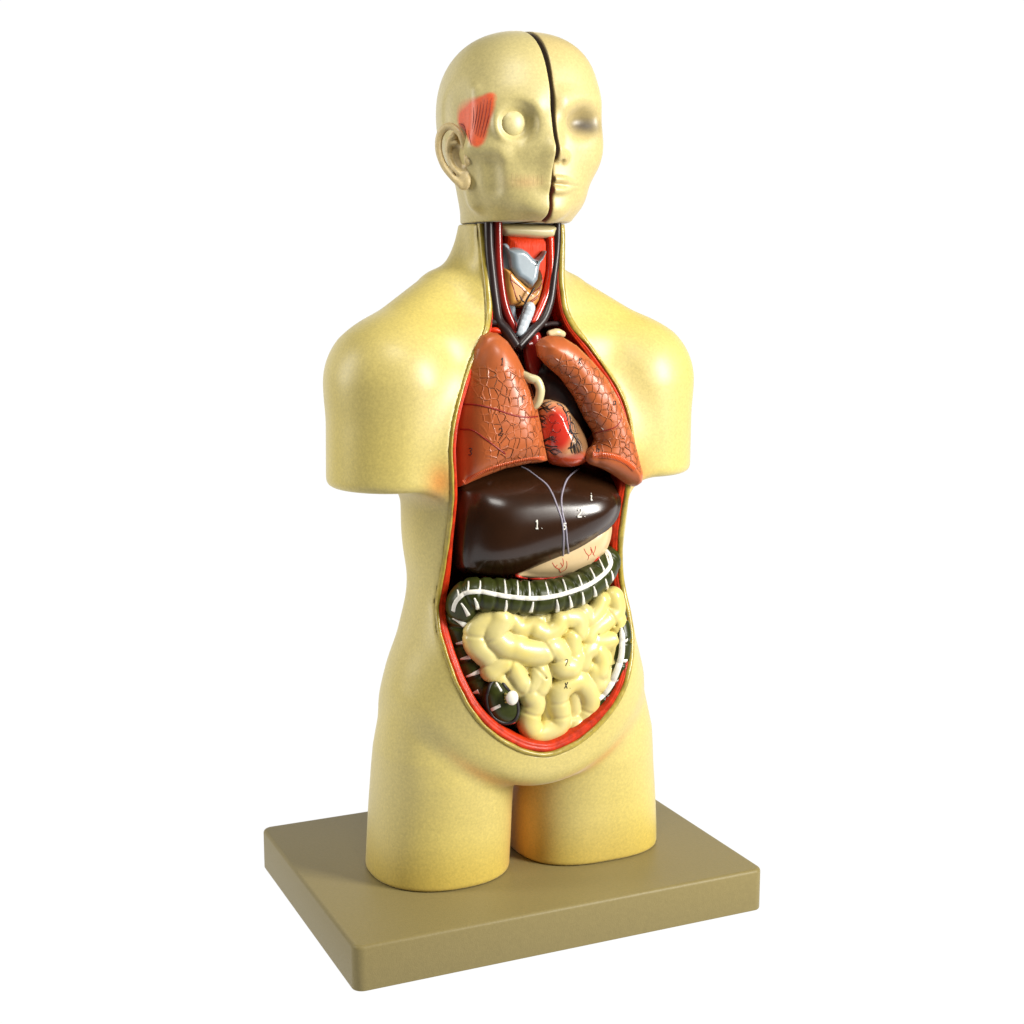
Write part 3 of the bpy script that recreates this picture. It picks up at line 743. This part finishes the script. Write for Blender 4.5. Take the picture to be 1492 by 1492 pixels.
glyphs('K', [lungL], (842, 531), 9, .035, M['black'], lungL); glyphs('a', [lungL], (892, 590), 9, .035, M['black'], lungL); glyphs('b', [lungL], (868, 659), 10, .04, M['black'], lungL)

# ---- heart
heart_px = z3((665, 640), (685, 595), (730, 568), (790, 575), (840, 600), (885, 660), (935, 730), (975, 810), (995, 880), (1000, 950), (960, 1005), (880, 1028), (790, 1015), (735, 985), (690, 900), (660, 760))
gh = grid_for(heart_px, -7.2, .09, -10.6, -3.5)
f = pillow(gh, xz(heart_px, -7.2), -7.2-.12*(gh.x-1.3)*0, 2.3, 2.2)
def heart_paint(V):
    red = np.array([.62, .035, .02]); cream = np.array([.62, .42, .20]); low = np.array([.58, .07, .02]); side = np.array([.14, .05, .02])
    c0 = PT(z3((805, 775)), -9)[0]; r = np.sqrt(((V[:, 0]-c0[0])/1.4)**2+((V[:, 2]-c0[2])/2.3)**2)
    w = sstep(1.3, .55, r)[:, None]; c = cream*(1-w)+red*w
    w = sstep(c0[0]+.8, c0[0]+1.9, V[:, 0])[:, None]*.85; c = c*(1-w)+side*w
    zb = PT(z3((850, 940)), -9)[0][2]; w = sstep(zb+.4, zb-.5, V[:, 2])[:, None]; return c*(1-w)+low*w
heart = sdf_obj('heart', f, gh, M['heart'], model, None, heart_paint)
trees = [[(690, 610), (720, 625), (755, 600)], [(700, 600), (730, 590), (760, 585)], [(720, 625), (750, 635), (790, 615)], [(680, 640), (700, 630), (720, 640), (735, 660)], [(665, 680), (700, 685), (725, 700)], [(668, 690), (690, 715), (720, 735)],
         [(670, 720), (690, 750), (715, 760)], [(690, 715), (720, 715)], [(700, 860), (730, 840), (765, 845), (790, 860)], [(730, 840), (760, 825), (775, 835)], [(715, 900), (750, 915), (790, 910), (820, 930)], [(720, 880), (760, 890), (800, 885)], [(750, 915), (770, 935), (800, 940)],
         [(840, 630), (862, 670), (875, 720), (885, 760), (880, 810)], [(885, 680), (895, 720), (915, 740), (925, 790)], [(895, 720), (890, 770), (910, 810), (900, 860)], [(910, 810), (930, 840), (935, 890), (950, 930)], [(900, 860), (895, 900), (905, 935)], [(915, 870), (920, 910), (925, 940)], [(930, 840), (955, 880), (960, 920)], [(885, 780), (900, 800), (940, 800)], [(860, 660), (880, 650), (895, 665)], [(800, 600), (830, 610), (850, 640)], [(880, 900), (905, 890), (915, 870)]]
it = []
for t in trees+[[(x+random.uniform(9, 16), y+random.uniform(-14, 14)) for x, y in t] for t in trees]:
    p, n = on_surface([heart], z3(*t), 14, 0)
    if len(p) > 2: it.append((p, np.linspace(.085, .04, len(p)) if len(it) < len(trees) else np.linspace(.035, .018, len(p))))
tubes_obj('coronary_vein', it, M['vein'], heart)
it = []
for cx_, cy_, rr_ in [(770, 700, 26), (800, 760, 30), (775, 810, 24), (850, 700, 18)]:
    p, n = on_surface([heart], z3(*[(cx_+rr_*math.cos(a), cy_+rr_*1.1*math.sin(a)) for a in np.linspace(.3, 5.2, 9)]), 20, 0)
    if len(p) > 2: it.append((p, .03))
tubes_obj('fat_swirl', it, M['dark_artery'], heart)
# great vessels behind and above the heart
g = Grid((-3.5, -9.5, 38), (5.5, -1, 50.5), .12)
f = chain(g, PT(z3((720, 400), (760, 480), (830, 560), (900, 650), (960, 760)), [-5.6, -6.2, -6.4, -6.2, -6.0]), [1.2, 1.7, 1.6, 1.4, 1.2], 20)
dv = sdf_obj('great_vein', f, g, M['vein'], model)
f = smin(chain(g, PT(z3((640, 150), (640, 260), (650, 380)), -5.6), [.7, .8, .7], 10), chain(g, PT(z3((600, 200), (620, 330), (660, 420)), -5.9), [.45, .5, .5], 10), .2)
f = np.minimum(f, chain(g, PT(z3((700, 240), (680, 330), (700, 420)), -5.2), .5, 8))
sdf_obj('aorta', f, g, M['dark_artery'], model)
tubes_obj('vessel_loop', [(spline(PT(z3((560, 400), (615, 425), (660, 440), (682, 480), (686, 520), (672, 575), (640, 610), (590, 610)), [-7.6, -8.4, -8.7, -8.8, -8.8, -8.6, -8.2, -7.6]), 40), .42)], M['bone'], model)

# ---- liver
liver_px = z4((192, 215), (170, 330), (163, 450), (162, 580), (166, 700), (188, 785), (260, 828), (400, 845), (545, 832), (690, 775), (840, 725), (940, 688), (1050, 612), (1150, 532), (1218, 455), (1252, 360), (1262, 270), (1245, 195), (1190, 130), (1080, 95), (950, 80), (760, 60), (600, 60), (400, 90), (270, 140))
gv = grid_for(liver_px, -6.6, .13, -11.8, -2)
f = pillow(gv, xz(liver_px, -6.8), -6.4+.10*np.maximum(gv.z-33.2, 0)**2-.05*(gv.x-1), 4.2, 4.0, 80, .9)
liver = sdf_obj('liver', f, gv, M['liver'], model)
l1 = z4((600, 92), (650, 118), (700, 155), (775, 215), (820, 290), (850, 370), (878, 450), (890, 540), (890, 620), (888, 708)); l2 = z4((1000, 105), (950, 140), (912, 185), (885, 260), (876, 330), (886, 420), (905, 500), (915, 600), (926, 690))
l1b = z4((780, 205), (830, 290), (866, 370), (884, 440))
tubes_obj('liver_ligament', [(on_surface([liver], l1, 60, .01)[0], .085), (on_surface([liver], l2, 60, .01)[0], .085)], M['lilac'], liver)
glyphs('1.', [liver], (778, 770), 11.5, .075, M['white'], liver, .05); glyphs('2.', [liver], (840.5, 753), 11.5, .07, M['white'], liver, .1)
glyphs('i', [liver], (858, 729), 10, .06, M['white'], liver, 0); glyphs('5', [liver], (819.5, 771), 8.5, .07, M['white'], liver, .15)
it = []
for a in ([(735, 765), (750, 755), (768, 752)], [(738, 770), (752, 768)]):
    p, n = on_surface([liver], z4(*a), 8, .0)
    if len(p) > 2: it.append((p, .07))
if it: tubes_obj('white_dab', it, M['white'], liver)

# ---- stomach
st_px = z4((540, 832), (600, 845), (680, 852), (800, 852), (900, 842), (960, 825), (1040, 790), (1090, 755), (1140, 700), (1178, 640), (1202, 560), (1208, 480), (1190, 400), (1000, 420), (800, 560), (640, 700))
gs = grid_for(st_px, -6.6, .12, -10.5, -3)
f = pillow(gs, xz(st_px, -6.6), -6.4, 2.2, 2.3, 80, .5)
stomach = sdf_obj('stomach', f, gs, M['stomach'], model)
p, n = on_surface([stomach], z4((555, 833), (640, 848), (720, 851), (800, 849), (900, 838), (960, 820), (1040, 785), (1085, 752), (1130, 705)), 60, 0)
tubes_obj('red_border', [(p, .13)], M['redline'], stomach)
it = []
for t in ([(870, 812), (860, 790), (835, 775), (815, 745)], [(860, 790), (885, 770), (890, 740), (885, 715)], [(870, 812), (905, 790), (915, 760), (912, 735)], [(835, 775), (850, 760)], [(885, 770), (870, 745)],
          [(1055, 728), (1062, 700), (1045, 680), (1030, 650)], [(1062, 700), (1080, 680), (1075, 650)], [(1100, 700), (1085, 665), (1075, 640)], [(1090, 690), (1105, 660), (1108, 632)], [(590, 822), (610, 832), (620, 845)], [(1045, 680), (1020, 668)]):
    p, n = on_surface([stomach], z4(*t), 12, 0)
    if len(p) > 2: it.append((p, .032))
tubes_obj('fine_vessel', it[:5], M['redline'], stomach); tubes_obj('fine_vessel', it[5:8]+it[8:9], M['redline'], stomach)

# ---- small intestine
M['gut'].node_tree
gi = Grid((-8.6, -11.8, 11.0), (9.4, -4.0, 28.6), .11)
mass_px = z5((250, 420), (330, 345), (480, 330), (800, 330), (1000, 310), (1200, 160), (1260, 260), (1262, 500), (1245, 680), (1190, 810), (1110, 900), (1120, 1000), (1000, 1110), (900, 1120), (760, 1180), (600, 1150), (560, 1080), (600, 900), (450, 800), (300, 650))
f = pillow(gi, xz(mass_px, -7.5), -6.4, 2.0, 1.95)
def gut(pts, Ys, r, seg=1.7, amp=.07):
    """a loop of small bowel with shallow segments along it"""
    q = PT(z5(*pts), Ys); c = spline(q, 200); L = np.linalg.norm(np.diff(c, axis=0), axis=1).sum(); ns = max(1, round(L/seg/1.5)); ph = random.random()*3
    def rad(t): return r*(1+amp*.5-amp*1.3*(1-abs(math.sin(math.pi*(t*ns)+ph)))**3)
    return chain(gi, q, rad, max(16, int(L*3.2)))
def z6(*p): return [(670+x/5.968, 870+y/5.968) for x, y in p]
def G(*pts, r=1.1, dy=0):
    r *= 1.1
    px = z6(*pts); Ys = [-8.9+.95*((x-795)/125)**2+.35*((y-965)/95)**2+dy for x, y in px]
    q = PT(px, Ys); c = spline(q, 200); L = np.linalg.norm(np.diff(c, axis=0), axis=1).sum(); ns = max(1, round(L/2.3)); ph = random.random()*3
    o_ = chain(gi, q, r, max(20, int(L*4)))
    for k in range(1, ns):
        i = int(np.clip((k+random.uniform(-.25, .25))/ns*199, 2, 197)); ring_cut(o_, gi, c[i], c[i+2]-c[i-2], r+.04, .07, .25)
    return o_
loops = [
 G((360, 170), (240, 190), (150, 280), (145, 400), (225, 490), r=1.1, dy=.1),
 G((345, 190), (300, 320), (375, 415), (480, 440), r=1.15, dy=-.25), G((475, 440), (580, 475), (700, 480), (790, 440), (850, 510), (865, 590), (940, 605), r=1.12, dy=-.3),
 G((440, 190), (510, 265), (610, 250), r=.85, dy=0), G((655, 280), (740, 315), (825, 265), (860, 195), r=.9, dy=-.2),
 G((910, 180), (1000, 195), (1010, 290), (960, 370), (965, 470), (985, 545), (920, 610), r=.95, dy=-.15),
 G((270, 640), (340, 580), (430, 570), (475, 650), (525, 740), (600, 755), (650, 690), (680, 640), (705, 720), (680, 780), r=.92, dy=-.15), G((330, 690), (420, 770), (530, 800), r=.8, dy=.1),
 G((610, 850), (640, 920), (610, 1010), (600, 1100), (650, 1170), (750, 1165), (845, 1110), (865, 1020), (850, 920), (855, 820), (930, 740), (1010, 715), r=1.0, dy=-.1),
 G((760, 800), (765, 930), (760, 1040), r=.8, dy=.55), G((1020, 715), (1095, 800), (1130, 900), (1110, 1000), (1060, 1090), (1000, 1110), r=.95, dy=0), G((985, 840), (990, 980), (970, 1070), r=.65, dy=.35),
 G((520, 190), (700, 200), (880, 170), r=.95, dy=.55), G((500, 560), (620, 590), (760, 580), r=.8, dy=.5), G((1065, 130), (1110, 190), (1180, 120), (1220, 30), r=.8, dy=.1), G((1330, 0), (1345, 110), (1270, 190), (1165, 270), (1110, 350), (1190, 385), (1320, 360), (1365, 280), (1350, 190), r=.92, dy=.1),
 G((1050, 570), (1075, 480), (1155, 450), (1215, 530), (1205, 640), r=.92, dy=-.05), G((1330, 430), (1325, 540), (1300, 640), (1230, 740), (1160, 755), r=.9, dy=.15), G((1150, 620), (1165, 700), (1200, 760), r=.85, dy=.1)]
for q in loops: f = smin(f, q, .12)
small = sdf_obj('small_intestine', f, gi, M['gut'], model)
glyphs('7.', [small], (822, 970), 8.5, .04, M['black'], small); glyphs('X.', [small], (822, 1003), 9, .04, M['black'], small)
glyphs('.', [small], (889, 970), 6, .04, M['black'], small)

# ---- large intestine: one dark green tube in three runs, with white bands
gc = Grid((-9.6, -11.6, 11.2), (10.2, -3.2, 30.5), .1)
tr_px = z4((205, 1080), (217, 1015), (265, 968), (340, 965), (500, 972), (660, 985), (800, 972), (930, 945), (1050, 885), (1130, 810), (1165, 740))
trY = [-6.9, -7.4, -7.9, -8.3, -8.7, -8.9, -8.9, -8.6, -8.1, -7.3, -6.6]
def haustra(q, r, px, marks, axis=0, amp=.17, n=170):
    sp = spline(px, 400)[:, axis]; o = np.argsort(sp); tt = np.linspace(0, 1, 400)
    ts = [float(np.interp(m_, sp[o], tt[o])) for m_ in marks]; L = np.linalg.norm(np.diff(spline(q, 200), axis=0), axis=1).sum()
    def rad(t): return r*(1.04-amp*max([math.exp(-((t-a)*L/.22)**2) for a in ts]))
    o_ = chain(gc, q, r, 90); cs = spline(q, 600)
    for a in ts:
        i = int(np.clip(a*599, 2, 597)); ring_cut(o_, gc, cs[i], cs[i+2]-cs[i-2], r+.06, .21, .13)
    return o_
f = haustra(PT(tr_px, trY), 1.55, tr_px, [x for x, y in z4((190, 0), (262, 0), (320, 0), (410, 0), (500, 0), (583, 0), (668, 0), (785, 0), (850, 0), (918, 0), (1018, 0), (1100, 0), (1160, 0))])
as_px = z5((215, 300), (185, 400), (205, 520), (235, 620), (290, 740), (350, 850), (420, 960), (455, 1010))
f = smin(f, haustra(PT(as_px, [-7.0, -6.7, -6.7, -6.9, -7.2, -7.4, -7.6, -7.7]), 1.3, as_px, [y for x, y in z5((0, 405), (0, 540), (0, 645), (0, 752), (0, 880), (0, 980))], 1), .15)
de_px = z5((1205, 240), (1248, 370), (1276, 500), (1268, 640), (1238, 780), (1180, 895), (1115, 965))
f = smin(f, haustra(PT(de_px, [-6.6, -7.6, -8.3, -8.5, -8.5, -8.5, -8.4]), 1.05, de_px, [y for x, y in z5((0, 400), (0, 530), (0, 668), (0, 805), (0, 908))], 1), .15)
colon = sdf_obj('large_intestine', f, gc, M['colon'], model)
def band(px, w, th=.05, n=None):
    p, nn = on_surface([colon], z4(*px) if True else px, n or 60, 0.01)
    return p, nn, w, th
both = [colon]
b1 = band([(140, 1075), (150, 1030), (175, 990), (230, 950), (330, 942), (420, 958), (500, 973), (600, 984), (700, 988), (800, 978), (900, 955), (1000, 922), (1080, 885), (1150, 835), (1195, 790), (1215, 745), (1205, 700), (1175, 660)], .42, .06, 110)
items = [b1]
def wedge(a, b, w0, w1, z=z4, th=.045):
    m_ = ((a[0]+b[0])/2+3, (a[1]+b[1])/2); w0 *= 1.4; w1 *= 1.35
    p, nn = on_surface([colon], z(a, m_, b), 12, 0.01)
    if len(p) > 3: items.append((p, nn, np.linspace(w0, w1, len(p)), th))
for a, b in [((238, 945), (245, 872)), ((318, 940), (325, 868)), ((497, 968), (490, 862)), ((580, 980), (577, 868)), ((660, 985), (655, 875)), ((790, 975), (768, 878)), ((912, 950), (885, 858)), ((1018, 910), (990, 830)), ((1110, 865), (1070, 780)), ((1170, 810), (1130, 715)), ((1205, 770), (1165, 655)), ((178, 985), (170, 930))]:
    wedge(a, b, .16, .10)
for a, b in [((285, 985), (310, 1060)), ((503, 1000), (497, 1078)), ((685, 1010), (668, 1082)), ((845, 995), (850, 1080)), ((930, 970), (945, 1050)), ((1018, 945), (1028, 1030)), ((1095, 905), (1108, 975)), ((1175, 855), (1188, 925)), ((195, 1020), (245, 1105)), ((1215, 800), (1228, 860))]:
    wedge(a, b, .10, .30)
for a, b in [((138, 378), (222, 425)), ((160, 550), (242, 535)), ((190, 655), (272, 635)), ((230, 775), (340, 728)), ((275, 885), (315, 875)), ((355, 1030), (395, 1035))]:
    wedge(a, b, .12, .38, z5)
for a, b in [((1285, 535), (1325, 525)), ((1278, 668), (1320, 668)), ((1235, 810), (1285, 800)), ((1190, 912), (1230, 905))]:
    wedge(a, b, .2, .3, z5)
p, nn = on_surface([colon, small], z5((1282, 440), (1288, 480), (1290, 520), (1285, 620), (1262, 710), (1225, 800), (1185, 870), (1135, 925)), 50, .05)
if len(p) > 3: items.append((p, nn, np.interp(np.linspace(0, 1, len(p)), [0, .15, .7, .9, 1], [.2, .5, .62, .5, .45]), .07))
strips_obj('white_band', items, M['white'], colon)
# ---- blind gut cut open, with the white appendix knob
cq = z5((345, 880), (375, 815), (425, 785), (475, 800), (520, 850), (575, 900), (598, 1010), (565, 1085), (490, 1105), (410, 1075), (360, 990))
g = grid_for(cq, -9, .08, -10.8, -6)
f = pillow(g, xz(cq, -8.8), -8.5, 1.1, 1.35)
caec = sdf_obj('blind_gut', f, g, M['colon'], model, 'open dark green pouch at the lower left of the belly')
p, n = on_surface([caec], z5((372, 890), (395, 825), (430, 797), (468, 808), (500, 850), (560, 905), (582, 1005), (555, 1070), (490, 1088), (420, 1055), (378, 985), (368, 920), (372, 890)), 80, 0)
tubes_obj('black_outline', [(p, .18)], M['black'], caec)
p, n = on_surface([caec], z5((400, 1000), (430, 985), (462, 970)), 10, .01)
p2, n2 = on_surface([caec], z5((432, 812), (450, 840), (470, 872)), 10, .01)
strips_obj('white_band', [(p, n, .32, .05), (p2, n2, .22, .04)], M['white'], caec)
p, n = on_surface([caec], z5((480, 1092), (520, 1092), (560, 1082)), 10, .03)
tubes_obj('red_border', [(p, .08)], M['redline'], caec)
h1, n1 = hit([caec], *z5((490, 915))[0]); h2 = P(*z5((543, 918))[0], h1[1]-.75)
g = Grid(np.minimum(h1, h2)-1.1, np.maximum(h1, h2)+1.1, .05)
sdf_obj('appendix_knob', smin(cone(g, h1+(h2-h1)*.55, h2, .30, .30), ellip(g, h2, (.56, .38, .66)), .15), g, M['white'], caec)
M['gold'] = mat('golden_green_paint', (.42, .36, .10), rough=.25, coat=.4)
tubes_obj('crimped_neck', [(spline([h1+np.array([dx, -.1, dz]), (h1+h2)/2+np.array([dx*.6, -.2, dz*.6]), h2+np.array([dx*.3, .1, dz*.3])], 8), .11) for dx, dz in ((0, .38), (0, .12), (0, -.14), (.05, -.4))], M['gold'], caec)

# ---- neck
g = Grid((-4.4, -6.6, 47), (4.4, 1.2, 59.3), .09)
col_px = z2((525, 150), (965, 150), (950, 500), (900, 760), (740, 990), (640, 960), (560, 780), (530, 500))
f = pillow(g, xz(col_px, -3.9), -2.8, 1.5, 1.7, 0)
throat = sdf_obj('throat_muscle', f, g, M['fibre'], model)
hy = z2((515, 100), (530, 175), (590, 195), (700, 205), (850, 218), (945, 210), (968, 170), (965, 105), (750, 95))
f = pillow(g, xz(hy, -4.4), -3.9, .55, 1.15, 40)
sdf_obj('hyoid_block', smax(f, g.z-58.95, .2), g, M['bone'], model)
f = np.minimum(chain(g, PT(z2((545, 300), (560, 500), (590, 780), (640, 960)), -4.4), [.45, .5, .5, .3], 16), 9)
sdf_obj('larynx_side', f, g, M['cartilage'], model)
gp = z2((535, 450), (600, 470), (740, 610), (770, 640), (835, 560), (850, 455), (872, 520), (872, 620), (840, 740), (780, 830), (730, 840), (720, 780), (690, 800), (570, 780), (545, 650))
f = pillow(g, xz(gp, -5), -4.3, .6, 1.15, 0)
thy = sdf_obj('thyroid_gland', f, g, M['thyroid'], model)
tp = z2((562, 262), (592, 300), (650, 292), (700, 295), (745, 320), (790, 370), (822, 392), (858, 365), (905, 312), (912, 325), (880, 392), (852, 430), (840, 500), (830, 565), (782, 632), (740, 618), (700, 585), (640, 548), (602, 470), (590, 380), (565, 300))
f = pillow(g, xz(tp, -5.4), -4.75, .55, 1.05, 0)
cart = sdf_obj('thyroid_cartilage', f, g, M['cartilage'], model)
glyphs('2', [cart], (780, 387), 6, .04, M['black'], cart)
trp = PT(z2((755, 790), (735, 850), (700, 930), (675, 1000)), [-5.4, -5.4, -5.5, -5.6])
f = chain(g, trp, lambda t: .50+.05*abs(math.sin(t*16)), 40)
M['trachea'] = mat('pale_blue_windpipe', (.50, .55, .60), rough=.2, coat=.6, coat_rough=.08)
sdf_obj('windpipe', f, g, M['trachea'], model)
tubes_obj('neck_vein', [(spline(PT(z2((795, 628), (770, 665), (735, 720), (715, 770), (690, 850), (665, 930), (650, 985)), [-6.0, -6.0, -5.95, -5.9, -6.0, -6.0, -5.9]), 30), .10),
                        (spline(PT(z2((672, 690), (690, 730), (715, 750)), -5.75), 8), .06)], M['vein'], model)
it = []
for t in ([(600, 500), (600, 560), (625, 640), (640, 700), (655, 740)], [(600, 560), (640, 590), (680, 620), (720, 660)], [(840, 480), (862, 540), (850, 610), (800, 660), (765, 700)], [(850, 610), (830, 680), (790, 720), (760, 740)], [(670, 690), (690, 720), (700, 745)], [(740, 760), (790, 735), (830, 700)]):
    p, n = on_surface([thy, cart], z2(*t), 12, 0)
    if len(p) > 2: it.append((p, .045))
tubes_obj('gland_vessel', it, M['dark_artery'], thy)
tubes_obj('carotid_artery', [(spline(PT(z2((488, 60), (490, 250), (500, 450), (530, 700), (575, 860), (645, 1000)), [-4.6, -4.6, -4.6, -4.8, -5.1, -5.5]), 40), [.42]*40)], M['dark_artery'], model, 'deep red artery on the left of the throat')
tubes_obj('carotid_artery', [(spline(PT(z2((925, 200), (930, 450), (905, 640), (860, 770), (785, 930)), [-4.4, -4.4, -4.6, -4.9, -5.3]), 40), [.38]*40)], M['artery'], model, 'bright red artery on the right of the throat')
tubes_obj('jugular_vein', [(spline(PT(z2((412, 60), (420, 300), (445, 560), (470, 760), (495, 900), (560, 985), (650, 1120)), [-4.6, -4.6, -4.7, -5.0, -5.4, -5.9, -6.4]), 50), np.linspace(.42, .5, 50)),
                           (spline(PT(z2((385, 930), (440, 915), (500, 930)), [-5.3, -5.4, -5.5]), 10), .3)], M['vein'], model, 'dark vein on the left of the throat')
tubes_obj('jugular_vein', [(spline(PT(z2((988, 60), (980, 300), (955, 520), (925, 740), (870, 890), (770, 1000), (655, 1130)), [-4.4, -4.4, -4.6, -5.0, -5.5, -6.0, -6.4]), 50), np.linspace(.36, .46, 50)),
                           (spline(PT(z2((1030, 935), (950, 925), (870, 940)), [-4.6, -5.0, -5.5]), 10), .22)], M['vein'], model, 'dark vein on the right of the throat')
# cut ends of ribs beside the lung tips
g = Grid((-6.4, -9, 45), (6.8, -3, 51), .09)
sdf_obj('rib_end', chain(g, PT(z2((420, 985), (465, 980), (515, 995)), [-5.6, -5.7, -5.7]), [.2, .26, .22], 8), g, M['muscle'], model, 'cut red rib end above the left lung tip')
sdf_obj('rib_end', chain(g, PT(z2((925, 1010), (985, 1000), (1030, 1015)), [-6.2, -6.2, -6.1]), [.3, .36, .3], 8), g, M['stomach'], model, 'cut pale rib end above the right lung tip')
# ================================================================== SETTING, LIGHT, CAMERA
def sweep():
    """white floor running up into a wrapped back wall, with an added glow"""
    m = mat('glowing_white_backdrop', (1, 1, 1), rough=.6, spec=0, emit=1.0)  # glow added to keep the ground white and shadowless; also lights the model
    m.node_tree.nodes['Principled BSDF'].inputs['Base Color'].default_value = (.02, .02, .02, 1)
    for l in list(m.node_tree.links):
        if l.to_socket.name == 'Base Color': m.node_tree.links.remove(l)
    V = []; F = []; R = 45
    prof = [(-48, -4.0), (60, -4.0), (150-R, -4.0)]+[(150-R+R*math.sin(t), -4+R-R*math.cos(t)) for t in np.linspace(.1, math.pi/2, 12)]+[(150, 160)]
    xs = np.linspace(-130, 280, 9); m_ = len(prof)
    for x in xs:
        for y, z in prof: V.append((x, y, z))
    for i in range(len(xs)-1):
        for k in range(m_-1): F.append((i*m_+k, (i+1)*m_+k, (i+1)*m_+k+1, i*m_+k+1))
    s = mesh_obj('white_surface', V, F, m, None, True); s['kind'] = 'structure'
    return s
sweep()
w = bpy.data.worlds.new('World'); scene.world = w; w.use_nodes = True
w.node_tree.nodes['Background'].inputs[0].default_value = (1, .97, .9, 1); w.node_tree.nodes['Background'].inputs[1].default_value = .04
def area(loc, target, size, power, color=(1, .985, .93)):
    l = bpy.data.lights.new('softbox', 'AREA'); l.shape = 'RECTANGLE'; l.size, l.size_y = size[0]*S, size[1]*S; l.energy = power; l.color = color
    o = bpy.data.objects.new('softbox', l); col.objects.link(o); o.location = Vector(loc)*S
    o.rotation_euler = (Vector(target)-Vector(loc)).to_track_quat('-Z', 'Y').to_euler()
    return o
area((88, -122, 88), (0, 0, 34), (38, 90), 47)       # key, right of the camera
area((-140, 30, 85), (0, 0, 42), (34, 100), 14)       # tall softbox, far left
area((-30, -75, 170), (0, -5, 35), (60, 35), 9)      # above the camera
cam = bpy.data.cameras.new('Camera'); co = bpy.data.objects.new('Camera', cam); col.objects.link(co); scene.camera = co
co.location = Vector(CAM)*S
from mathutils import Matrix
R3 = Matrix((rt, up, -fw)).transposed(); co.rotation_euler = R3.to_euler()
cam.sensor_width = 36; cam.lens = 36*FPX/1492; cam.clip_end = 50; cam.clip_start = .05
scene.view_settings.view_transform = 'Standard'; scene.view_settings.look = 'None'; scene.view_settings.exposure = 0; scene.view_settings.gamma = 1
scene.render.film_transparent = False
scene.cycles.max_bounces = 6
